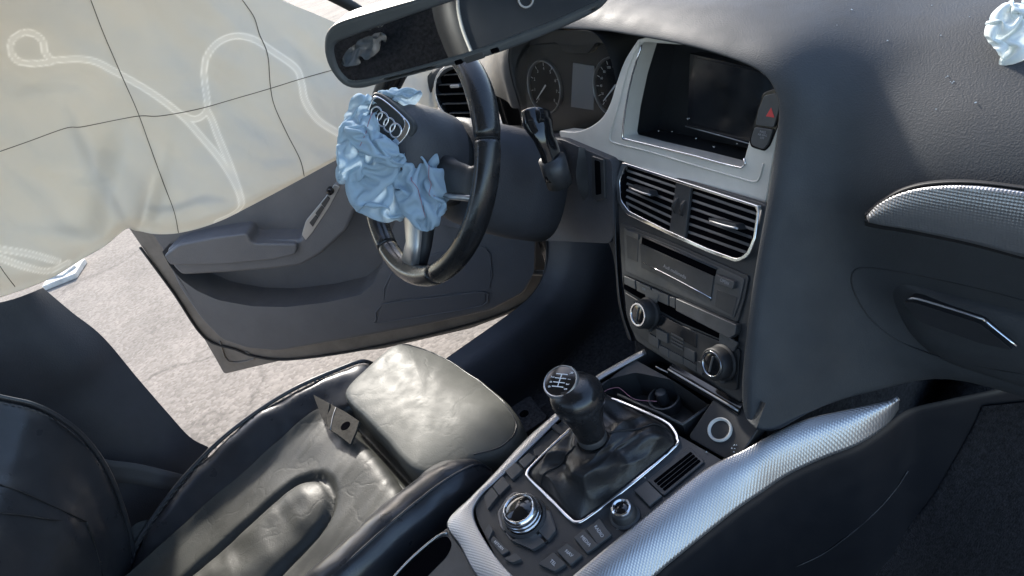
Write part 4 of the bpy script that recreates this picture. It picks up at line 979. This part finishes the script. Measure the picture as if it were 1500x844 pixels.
def padd(v, s):
    return v+V((.002*nz(v, 20, 1), .002*nz(v, 20, 2), .0035*nz(v, 9, 1)+.0012*nz(V((v.x*60, v.y*20, 0)), 1, 4)))
block('thigh_pad', pad_o, lambda x, y: .400-.55*max(0, y+.03)**1.15-.10*max(0, -.24-x-.0)*0-.22*max(0, x+.24), .13, 'leather_sheen', .022, padd)
pc_ = sum((V(q) for q in pad_o), V((0, 0)))/len(pad_o)
def padz(x, y): return .400-.55*max(0, y+.03)**1.15-.22*max(0, x+.24)
pseam = []
for q in pad_o[len(pad_o)*50//100:]:
    t = pc_+(V(q)-pc_)*.93; v = V((t.x, t.y, padz(t.x, t.y)+.0004)); pseam.append(padd(v, 1))
tube('pad_seam', pseam, .0011, 'leather', seat, k=6, sub=2)
# bolsters
def bolster(name, rows, mat, disp=None, ku=8, kv=6): return net(name, rows, mat, seat, ku, kv, disp=disp)
rimL = [(552, 538, -.60), (532, 533, -.606), (500, 544, -.612), (440, 570, -.617), (385, 603, -.62), (330, 645, -.622), (280, 695, -.622), (240, 745, -.62), (205, 800, -.617), (185, 850, -.61), (165, 900, -.60)]
junL = [(545, 568, -.53), (520, 585, -.53), (497, 600, -.535), (455, 636, -.54), (408, 672, -.542), (350, 722, -.542), (300, 768, -.54), (262, 810, -.535), (232, 850, -.53), (205, 890, -.525), (190, 930, -.52)]
rows = []
for (a, b, x), (c, d, x2) in zip(rimL, junL):
    p = hx(a, b, x); q = hx(c, d, x2)
    m1 = p.lerp(q, .18)+V((.006, 0, .010)); m2 = p.lerp(q, .55)+V((.004, 0, .008))
    rows.append([p+V((-.015, .0, -.16)), p+V((-.016, 0, -.05)), p+V((-.006, 0, -.010)), p, m1, m2, q, q+V((.012, 0, -.03))])
def wrk(p, a, b): return p+V((.0, .0, .0050*nz(p, 15, 3)+.0024*nz(V((p.x*20, p.y*60, p.z*60)), 1, 5)))
bl = bolster('side_bolster', rows, 'leather', wrk)
tube('piping', [r_[3]+V((-.003, 0, .0055)) for r_ in rows], .0045, 'leather', seat, k=8, sub=6)
def stitch_line(pts, off, mat='thread', step=.0085, ln=.005, r=.0006, parent=seat, name='stitching'):
    P = [V(p) for p in smoothpoly(pts, 10, False)]; vs = []; fs = []; acc = 0
    for a, b in zip(P, P[1:]):
        d = (b-a); L_ = d.length
        if L_ < 1e-7: continue
        d /= L_; acc += L_
        if acc >= step:
            acc = 0; s = V(off).cross(d).normalized()*r*1.4; o_ = V(off)
            base = len(vs); e = d*ln
            vs += [a+o_-s, a+o_+s, a+o_+s+e, a+o_-s+e, a+o_*1.0+V((0, 0, r*1.5)), a+o_+e+V((0, 0, r*1.5))]
            fs += [[base, base+3, base+5, base+4], [base+1, base+4, base+5, base+2], [base, base+4, base+1], [base+3, base+2, base+5]]
    o = mesh(name, vs, fs, mat, parent, False); o['kind'] = 'stuff'; return o
stitch_line([r_[3].lerp(r_[4], .35) for r_ in rows], (.001, 0, .0055)); stitch_line([r_[3].lerp(r_[4], .12) for r_ in rows], (0, 0, .0045))
rimR = [(-.163, -.078, .372), (-.166, -.092, .398), (-.170, -.13, .412), (-.172, -.18, .416), (-.172, -.26, .414), (-.172, -.36, .404), (-.172, -.48, .385), (-.172, -.60, .36)]
rows = []
for x, y, z in rimR:
    f = 1 if y < -.1 else .55
    rows.append([V((x-.072*f, y-.01, z-.075)), V((x-.062*f, y-.008, z-.045)), V((x-.048*f, y, z-.020)), V((x-.026*f, y, z-.004)), V((x, y, z)), V((x+.020*f, y, z-.012)), V((x+.030*f, y, z-.045)), V((x+.032*f, y, z-.16))])
bolster('side_bolster', rows, 'leather', wrk)
tube('seam_cord', [r_[4].lerp(r_[5], .35)+V((.002, 0, .002)) for r_ in rows], .0022, 'leather', seat, k=6, sub=6)
net('bolster_nose', [[V((-.235, -.085, .33)), V((-.20, -.072, .345)), V((-.165, -.068, .345)), V((-.14, -.078, .33))], [V((-.235, -.09, .20)), V((-.20, -.075, .20)), V((-.165, -.07, .20)), V((-.14, -.08, .2))]], 'leather', seat, 4, 5)
# backrest: left bolster and centre panel in the lower left corner
bk = [[(-70, 568), (-60, 610), (-60, 660), (-70, 710), (-80, 760), (-90, 860)], [(0, 585), (-12, 632), (-20, 680), (-25, 722), (-40, 770), (-60, 880)], [(50, 597), (40, 640), (25, 690), (10, 728), (-10, 775), (-40, 890)], [(95, 622), (80, 662), (62, 708), (45, 742), (20, 790), (-20, 905)],
      [(130, 655), (112, 695), (95, 732), (78, 760), (50, 810), (0, 920)], [(157, 697), (140, 735), (122, 764), (104, 785), (74, 830), (20, 935)], [(177, 748), (160, 785), (142, 808), (122, 826), (92, 865), (40, 950)], [(190, 800), (174, 840), (156, 860), (136, 875), (108, 905), (56, 970)], [(198, 865), (182, 905), (164, 920), (144, 935), (118, 955), (66, 1000)]]
rows = []
for row in bk:
    pts = [hx(x, y, xx) for (x, y), xx in zip(row, (-.612, -.575, -.535, -.50, -.46, -.34))]
    rows.append([pts[0]+V((-.025, -.10, .0)), pts[0]+V((-.018, -.025, 0)), pts[0]]+pts[1:])
def bkd(p, a, b):
    return p+V((0, .0035*nz(p, 13, 8)+.0015*nz(p, 40, 2), 0))
net('backrest', rows, 'leather', seat, 8, 7, disp=bkd)
tube('piping', [r_[2]+V((-.001, .004, 0)) for r_ in rows], .0042, 'leather', seat, k=8, sub=6)
stitch_line([r_[2].lerp(r_[3], .16) for r_ in rows], (.001, .004, .001))
def onsurf(o, pts, off=.0012):
    from mathutils.bvhtree import BVHTree
    bv = BVHTree.FromPolygons([v.co for v in o.data.vertices], [p.vertices for p in o.data.polygons]); out = []
    for x, y in pts:
        h = bv.ray_cast(CAM, ray(x, y).normalized())
        if h[0] is not None: out.append(h[0]-ray(x, y).normalized()*off)
    return out
bko = [c for c in seat.children if c.name.startswith('backrest')][0]
for pl_ in ([(0, 710), (30, 720), (68, 737), (100, 752), (126, 764)], [(0, 752), (40, 756), (79, 762), (126, 764)], [(126, 764), (140, 800), (150, 843)]):
    q = onsurf(bko, pl_)
    if len(q) > 2: tube('panel_seam', q, .0012, 'rubber', seat, k=6, sub=4)
# hard plastic side cover of the seat base seen through the gap
net('base_cover', [[hx(x, y, -.63) for x, y in ((186, 775), (215, 762), (260, 770))], [hx(x, y, -.63) for x, y in ((180, 800), (205, 795), (250, 800))], [hx(x, y, -.64) for x, y in ((170, 850), (200, 850), (240, 850))]], 'plastic_soft', seat, 4, 4)

# seat belt strap running down behind the seat
belt = net('seat_belt', [[hx(x, y, -.70) for x, y in ((90, 655), (150, 672), (205, 680), (262, 694), (300, 705))], [hx(x, y, -.702) for x, y in ((90, 690), (155, 704), (205, 710), (262, 722), (300, 732))]], 'belt', None, 3, 6, thick=.0015)
tagt(belt, 'dark grey seat belt webbing crossing the foot of the door pillar', 'seat belt')

# broken grey plastic fragment on the cushion
FQ = Fr(hz(505, 622, .398), (1, 0, -.05), (0, 1, .12))
fr_ = plate('broken_fragment', FQ.poly([(483, 592), (506, 604), (527, 618), (522, 634), (514, 652), (500, 641), (482, 629), (479, 610)]), FQ, -.002, .0022, 'plastic_grey', None, .0004)
tagt(fr_, 'torn grey plastic bracket fragment with a round hole lying on the seat', 'fragment')
FQ2 = Fr(FQ.W(481, 610, .0), FQ.u, FQ.v+FQ.n*.25)
plate('tip', [FQ2.px(*p) for p in ((460, 579), (484, 592), (480, 611), (484, 630), (472, 612))], FQ2, -.001, .0022, 'plastic_grey', fr_, .0004)
a, b = FQ.px(507, 625); lathe('hole', [(.0095, .0018), (.0095, .0027), (.001, .0027)], FQ, 'void', fr_, 24, a, b)
tube('crease', [FQ.W(*p, .0028) for p in ((492, 597), (487, 612), (484, 630))], .001, 'print_dim', fr_, k=5, sub=2)

# ================================================================== OPEN DRIVER DOOR
def Dp(pts, c=0): return FD.poly(pts, c)
door = plate('door', rnd(FD.poly([(150, 280), (190, 338), (233, 400), (300, 500), (328, 549), (420, 527), (560, 512), (690, 482), (770, 452), (812, 410), (806, 340), (760, 200), (400, 150)], -.06), .012), FD, -.16, -.06, 'door_metal', body, .006, 3)
door['label'] = 'open driver door with grey lining, armrest and map pocket'
tube('door_seal', [FD.W(*p, -.055) for p in ((205, 362), (255, 430), (300, 495), (345, 512), (372, 522), (420, 527), (520, 514), (640, 488), (730, 462), (785, 432), (800, 405), (800, 345))], .004, 'rubber', door, k=8, sub=4)
tube('pressed_rib', [FD.W(*p, -.058) for p in ((322, 500), (335, 530), (372, 526), (360, 515))], .003, 'door_metal', door, k=6, sub=3)
lin = plate('lining', rnd(Dp([(237, 365), (263, 422), (294, 467), (324, 498), (362, 511), (407, 515), (520, 496), (619, 478), (719, 456), (768, 430), (784, 400), (786, 340), (740, 180), (560, 160), (400, 200), (200, 310)], -.03), .02), FD, -.058, -.030, 'door', door, .008, 3)
plate('upper_lining', rnd(Dp([(215, 335), (246, 366), (294, 352), (360, 343), (442, 340), (476, 297), (515, 266), (570, 255), (740, 190), (560, 160), (400, 200), (200, 310)], .022), .01), FD, -.035, .022, 'door', door, .006, 3)
lip = [(236, 366), (250, 392), (266, 410), (288, 426), (320, 440), (370, 449), (420, 450), (480, 443), (528, 432), (548, 415), (560, 388), (572, 345), (590, 285), (640, 240), (720, 240), (784, 330), (782, 400), (764, 428), (719, 451), (619, 473), (520, 491), (407, 510), (366, 506), (330, 494), (298, 464), (268, 420)]
pw = plate('pocket_wall', rnd(Dp(lip, .07), .012), FD, -.032, .070, 'door', door, .012, 4)
arm = [(243, 366), (262, 358), (294, 351), (330, 345), (360, 341), (368, 354), (440, 352), (442, 336), (476, 293), (495, 263), (515, 262), (531, 285), (508, 338), (470, 373), (440, 390), (400, 395), (340, 400), (266, 404), (252, 390)]
plate('armrest', rnd(Dp(arm, .09), .012), FD, -.01, .090, 'door', door, .012, 4)
plate('armrest_pad', rnd(Dp([(240, 374), (262, 358), (310, 348), (362, 341), (370, 356), (436, 357), (434, 372), (400, 380), (330, 387), (250, 388)], .10), .012), FD, .05, .104, 'door', door, .010, 4)
plate('grip_tray', rnd(Dp([(366, 342), (440, 338), (438, 355), (372, 357)], .0232), .004), FD, .02, .0236, 'void', door, .001)
plate('switch_strip', rnd(Dp([(442, 344), (448, 324), (476, 290), (490, 270), (498, 274), (482, 304), (458, 340), (448, 352)], .092), .003), FD, .08, .0925, 'satin', door, .001)
for t in (0.12, .36, .6):
    x, y = 452+t*36, 336-t*58
    plate('window_switch', rnd(Dp([(x-3, y-3), (x+6, y-14), (x+10, y-10), (x+2, y+3)], .094), .002), FD, .088, .096, 'plastic', door, .001)
a, b = FD.px(483, 281, .10); lathe('lock_knob', [(.010, .088), (.010, .100), (.008, .105), (.001, .106)], FD, 'gloss', door, 22, a, b)
plate('speaker_panel', rnd(Dp([(574, 400), (640, 370), (706, 360), (720, 372), (718, 424), (640, 432), (562, 441)], .071), .006), FD, .066, .0725, 'door_dark', door, .001)
tube('panel_bead', [FD.W(*p, .0715) for p in ((575, 398), (562, 440), (640, 432), (714, 424), (718, 380), (710, 362))], .0016, 'door', door, k=6, sub=2)
refl = plate('reflector_panel', rnd(Dp([(560, 446), (640, 436), (710, 428), (711, 442), (700, 450), (640, 460), (552, 473)], .073), .005), FD, .066, .0728, 'door_dark', door, .001)
tube('reflector_rim', [FD.W(*p, .073) for p in ((560, 446), (640, 436), (708, 428), (714, 436), (706, 448), (640, 460), (556, 473), (551, 468))], .0017, 'door', door, True, 6, sub=2)
tube('check_strap', [(-.79, .54, .16), (-.86, .50, .16)], .008, 'door_metal', door, sub=1)

# ================================================================== CURTAIN AIRBAG
def Xc(y, z):
    q = V((y, z, 0))
    return -.735+.020*math.sin(y*5.2+z*2.5+.6)+.020*nz(q, 3.4, 1)+.020*nz(V((y*7+z*4, z*2.4-y*1.6, 0)), 1, 2)+.008*nz(V((y*22+z*10, z*6-y*3, 0)), 1, 6)+.004*nz(V((y*8-z*4, z*22+y*9, 0)), 1, 9)
def onc(px, py, off=0):
    x = -.735
    for _ in range(4):
        p = hx(px, py, x); x = Xc(p.y, p.z)+off
    return hx(px, py, x)
bot = [(-120, 500), (-60, 468), (0, 442), (40, 428), (85, 408), (130, 378), (160, 354), (184, 334), (206, 344), (250, 347), (290, 340), (330, 326), (366, 308), (400, 290), (450, 263), (500, 236), (560, 205), (640, 165)]
tpx = [(-300, -350), (-240, -300), (-160, -250), (-90, -215), (-10, -180), (60, -140), (120, -120), (180, -95), (250, -65), (310, -40), (360, -20), (400, -6), (430, 8), (460, 20), (490, 33), (530, 52), (580, 75), (650, 110)]
G = []
PXG = []; FOLDS = [([(92, 140), (110, 190), (140, 260), (168, 330)], .016, 10, 42), ([(150, 245), (166, 298), (190, 338)], .012, 7, 26), ([(200, 306), (250, 306), (300, 292), (352, 297)], .007, 5, 16), ([(335, 110), (303, 165), (280, 235)], .010, 16, 50),
         ([(0, 250), (60, 290), (112, 352)], .011, 12, 40), ([(425, 50), (455, 115), (492, 152)], .012, 12, 40), ([(10, 330), (90, 338), (165, 345)], .010, 9, 30), ([(215, 20), (255, 80), (330, 150)], .010, 14, 50), ([(0, 150), (60, 130), (140, 140)], .010, 14, 45), ([(360, 230), (400, 240), (455, 225)], .008, 8, 28)]
FQS = [([V(q[:2]) for q in smoothpoly([(a, b, 0) for a, b in f_[0]], 4, False)], f_[1], f_[2], f_[3]) for f_ in FOLDS]
def folds(x, y):
    out = 0; P = V((x, y))
    for Q, amp, wd, reach in FQS:
        best = 1e9; side = 1; sp_ = 0
        for i_, (a, b) in enumerate(zip(Q, Q[1:])):
            if abs((a.x+b.x)/2-x) > 90 or abs((a.y+b.y)/2-y) > 90: continue
            ab = b-a; t = max(0, min(1, (P-a).dot(ab)/ab.dot(ab))); r_ = P-a-ab*t; d = r_.length
            if d < best: sp_ = (i_+t)/(len(Q)-1); best = d; side = 1 if ab.x*r_.y-ab.y*r_.x > 0 else -1
        if best < reach*2.2: out += .7*amp*math.sin(math.pi*sp_)*math.tanh(side*best/wd)*math.exp(-(best/reach)**2)
    return out
Bc = smoothpoly([(a, b, 0) for a, b in bot], 20, False); Tc = smoothpoly([(a, b, 0) for a, b in tpx], 20, False)
for (bx, by, _), (tx, ty, _) in zip(Bc, Tc):
    row = []; PXG.append([])
    for k in range(240):
        t = k/239; tt = t
        x = bx+(tx-bx)*tt; y = by+(ty-by)*tt
        p = onc(x, y); PXG[-1].append((x, y))
        if x > -60 and y > -60: p.x += folds(x, y)
        # hem rolls inwards at the very bottom, pucker near the notch
        hem = math.exp(-(t/.035)**2); p.x -= .022*hem
        g = math.exp(-((bx-184)/26)**2)*math.exp(-(t/.16)**2); p.x += .03*g
        p.x += .022*math.exp(-((bx-150-110*t)/20)**2)*math.exp(-((t-.12)/.25)**2)
        p.x -= .024*math.exp(-((bx-205-60*t)/14)**2)*math.exp(-((t-.05)/.2)**2)
        row.append(p)
    G.append(row)
cur = gridmesh('curtain_airbag', G, 'curtain', None)
tagt(cur, 'large deflated cream curtain airbag hanging across the driver door opening', 'airbag')
cs = cur.modifiers.new('solid', 'SOLIDIFY'); cs.thickness = .0012; cs.offset = 0
from mathutils.bvhtree import BVHTree
cbv = BVHTree.FromPolygons([v.co for v in cur.data.vertices], [p.vertices for p in cur.data.polygons])
def ribbon(name, pts, wd, mat, off=.0012):
    """narrow band laid on the airbag following its surface"""
    P = smoothpoly([(a, b, 0) for a, b in pts], 12, False); vs = []
    for i, p in enumerate(P):
        a = V(P[max(0, i-1)]); b = V(P[min(len(P)-1, i+1)]); d = (b-a); d = V((-d.y, d.x, 0)).normalized()*wd
        ok = []
        for s in (-1, 1):
            r_ = ray(p[0]+d.x*s, p[1]+d.y*s).normalized(); h = cbv.ray_cast(CAM, r_)
            ok.append(h[0]-r_*off*1.6 if h[0] is not None else None)
        if None in ok:
            continue
        vs += ok
    n = len(vs)//2
    if n < 2: return
    o = mesh(name, vs, [[2*i, 2*i+1, 2*i+3, 2*i+2] for i in range(n-1)], mat, cur)
    s = o.modifiers.new('solid', 'SOLIDIFY'); s.thickness = .0006; s.offset = 0
    return o
seams = [[(75, 88), (130, 88), (170, 106), (220, 135), (262, 166), (290, 195), (320, 230), (345, 270), (354, 300), (345, 316), (322, 328)],
         [(75, 88), (66, 76), (62, 60), (50, 50), (34, 48), (18, 58), (16, 76), (28, 90), (50, 93), (75, 91)],
         [(262, 166), (285, 174), (302, 160), (299, 120), (302, 88), (318, 64), (344, 53), (372, 58), (400, 76), (432, 100), (440, 122), (446, 148), (466, 176), (500, 198)],
         [(302, 160), (312, 178), (320, 200), (336, 240), (350, 280)],
         [(0, 378), (40, 392), (72, 400), (100, 388)], [(0, 365), (45, 372), (85, 384)]]
at = cur.data.attributes.new('seam', 'FLOAT', 'POINT')
PX = np.array([q for row in PXG for q in row]); dmin = np.full(len(PX), 1e9)
for s in seams:
    Q = np.array([q[:2] for q in smoothpoly([(a, b, 0) for a, b in s], 8, False)])
    for a, b in zip(Q, Q[1:]):
        m_ = (PX[:, 0] > min(a[0], b[0])-14) & (PX[:, 0] < max(a[0], b[0])+14) & (PX[:, 1] > min(a[1], b[1])-14) & (PX[:, 1] < max(a[1], b[1])+14)
        if not m_.any(): continue
        ab = b-a; t = np.clip(((PX[m_]-a)@ab)/max(ab@ab, 1e-9), 0, 1); d = np.linalg.norm(PX[m_]-a-t[:, None]*ab, axis=1); dmin[m_] = np.minimum(dmin[m_], d)
val = np.maximum(.22*(dmin < 4.0), np.exp(-((dmin-4.0)/1.1)**2)*.7)
at.data.foreach_set('value', val.astype(np.float32))
for s in ([(133, 0), (150, 45), (170, 92), (180, 115), (202, 165), (220, 215), (240, 270), (255, 310), (262, 344)], [(355, 0), (372, 25), (380, 50), (392, 80), (396, 125), (402, 155), (420, 195), (440, 235), (447, 266)],
          [(0, 222), (40, 208), (96, 188), (120, 186), (170, 176), (205, 170), (235, 170), (290, 160), (340, 146), (395, 130), (440, 116), (490, 102), (540, 90)], [(0, 390), (8, 402), (22, 420)]):
    ribbon('printed_line', s, .55, 'thread_dark', .0016)

# ================================================================== REAR VIEW MIRROR
mir = thing('rear_view_mirror', 'dark grey rear view mirror hanging tilted in front of the windscreen', 'mirror', (.017, .002, 1.028))
_mu = V((.816, .574, -.06)).normalized(); _mh = V((.574, -.816, 0))
FM = Fr((.017, .002, 1.028), _mu, V((0, 0, 1))+_mh*.10)
mo_ = [(478, 68), (481, 46), (497, 31), (540, 17), (620, -6), (740, -42), (860, -76), (905, -70), (912, -40), (893, -4), (868, 18), (800, 49), (720, 79), (640, 99), (560, 120), (530, 127), (508, 123), (492, 107), (482, 88)]
mg_ = [(491, 72), (495, 62), (508, 55), (560, 36), (640, 8), (740, -24), (860, -62), (890, -58), (894, -38), (882, -6), (862, 6), (800, 33), (772, 43), (700, 70), (639, 88), (560, 109), (520, 116), (508, 111), (497, 96)]
mo2 = smoothpoly(FM.poly(mo_), 4); mg2 = smoothpoly(FM.poly(mg_), 4)
hs = plate('housing', mo2, FM, -.035, .0, 'mirror_shell', mir, .012, 4)
ringplate('mirror_frame', mo2, mg2, FM, -.006, .006, 'mirror_shell', mir, .0035, 130, 3)
plate('mirror_glass', mg2, FM, -.004, .003, 'mirror', mir, 0)
FMb = Fr(FM.W(700, 83, .002), FM.u, FM.v)
for (x, y), (hw, hh), m_ in (((695, 84.5), (.010, .003), 'plastic_soft'), ((672, 91), (.004, .0022), 'void'), ((725, 74), (.004, .0022), 'void')):
    a, b = FM.px(x, y, .006)
    sl_ = math.atan2(*(V(FM.px(720, 76, .006))-V(FM.px(672, 91, .006))).yx)
    d = V((math.cos(sl_), math.sin(sl_))); e = V((-d.y, d.x)); c = V((a, b))
    plate('mirror_button', rnd([tuple(c+d*hw+e*hh), tuple(c-d*hw+e*hh), tuple(c-d*hw-e*hh), tuple(c+d*hw-e*hh)], .0015), FM, .003, .0068, m_, mir, .0006)
tube('mirror_stem', [FM.P(.02, .03, -.03), FM.P(.02, .06, -.07), FM.P(.02, .12, -.10)], .012, 'plastic', mir, sub=3)

# ================================================================== SMALL THINGS
# pale cloth (passenger airbag remnant) on the dash top
dpad = [c for c in dash.children if c.name.startswith('dash_pad')][0]
q = onsurf(dpad, [(1490, 60)], 0)[0]
sc_ = (q-CAM).dot(CD)/FPX
Gc = crumple(Fr(q, CR, CU), (0, 8*sc_, 0), (48*sc_, 52*sc_, 34*sc_), 56, 1.35, 17, 200)
cl = gridmesh('pale_cloth', Gc, 'palecloth', None); cl.modifiers.new('sub', 'SUBSURF').levels = 1
tagt(cl, 'scrap of pale crumpled airbag cloth on the dashboard top at the right edge', 'cloth')
# glass crumbs on the dash, in the screen recess and on the console
cr_px = [(1365, 8), (1420, 25), (1378, 52), (1388, 112), (1392, 120), (1371, 160), (1247, 14), (1226, 37), (1430, 150), (1300, 60)]
pts = onsurf(dpad, cr_px, .001)
for x, y in ((1007, 176), (1080, 213), (1045, 217), (1053, 200), (985, 195), (1020, 205), (965, 194)): pts.append(FB.W(x, y, -.035)+V((0, 0, .002)))
for x, y in ((1072, 657), (1079, 652), (1075, 662), (690, 806), (1035, 662), (1050, 610), (870, 560), (945, 700)): pts.append(FC.W(x, y, .002))
vs = []; fs = []
for p in pts:
    for _ in range(3 if random.random() < .3 else 1):
        s = random.uniform(.0006, .0015); b = len(vs); o_ = V((random.uniform(-.003, .003), random.uniform(-.003, .003), 0)) if _ else V()
        for v in ((1, 0, 0), (-.6, .8, 0), (-.5, -.9, .1), (0, 0, .9)): vs.append(p+o_+V(v)*s)
        fs += [[b, b+1, b+3], [b+1, b+2, b+3], [b+2, b, b+3], [b, b+2, b+1]]
gc = mesh('glass_crumbs', vs, fs, 'crumb', None, False); tagt(gc, 'tiny pale glass crumbs strewn over dashboard and console', 'crumbs', kind='stuff')
# broken paver lying on the asphalt
FPv = Fr(hz(98, 404, -.25), (.3, 1, 0), (-1, .3, 0))
pv = plate('broken_paver', [(-.11, -.13), (.10, -.14), (.12, .10), (-.02, .16), (-.12, .10)], FPv, .0, .035, 'paver', None, .006, 2)
tagt(pv, 'broken pale stone slab lying on the asphalt below the cream airbag', 'slab')
plate('chip', [(-.10, -.02), (.02, -.10), (.09, -.02), (.04, .09), (-.06, .07)], Fr(FPv.P(0, 0, .035), FPv.u, FPv.v+FPv.n*.1), -.005, .02, 'paver', pv, .004)
# passenger seat: a corner of its cushion reaches into the frame, the backrest shows in the mirror
ps = thing('passenger_seat', 'dark passenger seat, its rounded cushion corner at the bottom edge of the picture', 'seat', (.42, -.45, 0))
c = hz(1148, 905, .36); rg = []
def sq(v, e): return abs(v)**e*(1 if v > 0 else -1)
for s, dz_ in ((1, -.2), (1, -.03), (.97, -.012), (.9, -.002), (.6, 0), (.02, .002)):
    rg.append([V((c.x+.25+.25*s*sq(math.cos(t), .5), c.y-.26+.26*s*sq(math.sin(t), .5), .385+dz_)) for t in [2*math.pi*j/48 for j in range(48)]])
loft('cushion', rg, 'leather', ps)
FR = Fr((.37, -.80, .62), (-1, 0, 0), (0, -.30, 1)); rg = []
for s, wz in ((.97, -.12), (1, -.09), (1, -.02), (.96, .02), (.86, .035), (.6, .03), (.02, .025)):
    rg.append([FR.P(.25*s*sq(math.cos(t), .55), .26*s*sq(math.sin(t), .55), wz) for t in [2*math.pi*j/56 for j in range(56)]])
loft('backrest', rg, 'plastic_dark', ps)
tube('recline_ring', [FR.P(.06+.016*math.cos(t), .10+.016*math.sin(t), .036) for t in [2*math.pi*j/12 for j in range(12)]], .002, 'pale_ring', ps, True, 6, sub=2)
tube('piping', [FR.P(.215*sq(math.cos(t), .55), .224*sq(math.sin(t), .55), .038) for t in [R(-40+2*i) for i in range(0, 131, 5)]], .0038, 'headliner', ps, k=8, sub=3)
# white airbag folds thrown over the rear bench (seen in the mirror)
for i, (cx_, cz_, sx_, sz_, sd) in enumerate(((.03, .72, .055, .032, 41), (-.04, .655, .07, .026, 43))):
    Gr = crumple(Fr((cx_, -1.19, cz_), (1, 0, .12), (0, -.2, 1)), (0, 0, 0), (sx_, sz_, .05), 36, 1.3, sd, 160)
    o = gridmesh('airbag_fold', Gr, 'foldcloth', None); o.modifiers.new('sub', 'SUBSURF').levels = 1
    tagt(o, ('upper', 'lower')[i]+' pale airbag fold on the rear bench, reflected in the mirror', 'airbag', 'airbag folds seen in the mirror')
# parting line of the console side lining
swo = [c for c in con.children if c.name.startswith('side_wall')][0]
q = onsurf(swo, [(1330, 690), (1313, 716), (1285, 748), (1244, 784), (1205, 812), (1165, 831)], .001)
if len(q) > 2: tube('lining_seam', q, .0007, 'plastic_soft', con, k=5, sub=4)

tube('seat_rail', [(-.50, -.25, .03), (-.50, .08, .03)], .012, 'satin', seat, sub=1)
Fz = Fr(hz(768, 607, .03), (1, 0, 0), (0, 1, 0))
fb = plate('floor_bracket', rnd([(-.05, -.04), (.05, -.05), (.06, .03), (-.04, .05)], .012), Fz, -.03, .002, 'carpet', body, .002)
lathe('bracket_hole', [(.012, .0018), (.012, .003), (.001, .003)], Fz, 'void', fb, 20)

gbo = [c for c in dash.children if c.name.startswith('glovebox_lid')][0]
def nearest_surf(pts, off):
    out = []
    for q in pts:
        c = onsurf(gbo, [q], off)+onsurf(dpad, [q], off)
        if c: out.append(min(c, key=lambda v: (v-CAM).length))
    return out
tube('glovebox_gap', nearest_surf([(1520, 446), (1450, 427), (1380, 411), (1320, 399), (1280, 393), (1258, 393), (1248, 403), (1250, 424), (1268, 458), (1296, 486), (1330, 506), (1380, 524), (1450, 540), (1520, 552)], .0002), .0008, 'plastic_dark', dash, k=6, sub=5)
# carpet of the tunnel side, glued to the wall in front of the parting curve
wbv = BVHTree.FromPolygons([v.co for v in swo.data.vertices], [p.vertices for p in swo.data.polygons])
CPN = []
for (xl, yl), (xr, yr) in (((1436, 596), (1540, 585)), ((1424, 622), (1540, 640)), ((1398, 668), (1540, 700)), ((1360, 730), (1540, 765)), ((1318, 785), (1540, 830)), ((1276, 842), (1540, 880))):
    row = []
    for t in (0, .05, .25, .5, .75, 1):
        r_ = ray(xl+(xr-xl)*t, yl+(yr-yl)*t).normalized(); h = wbv.ray_cast(CAM, r_)
        if h[0] is not None: q = h[0]; lastq, lastn = h[0], h[1]
        else:                                  # past the end of the wall: go on in its plane
            q = CAM+r_*((lastq-CAM).dot(lastn)/r_.dot(lastn))
        row.append(q-r_*(.004 if t else -.004))
    CPN.append(row)
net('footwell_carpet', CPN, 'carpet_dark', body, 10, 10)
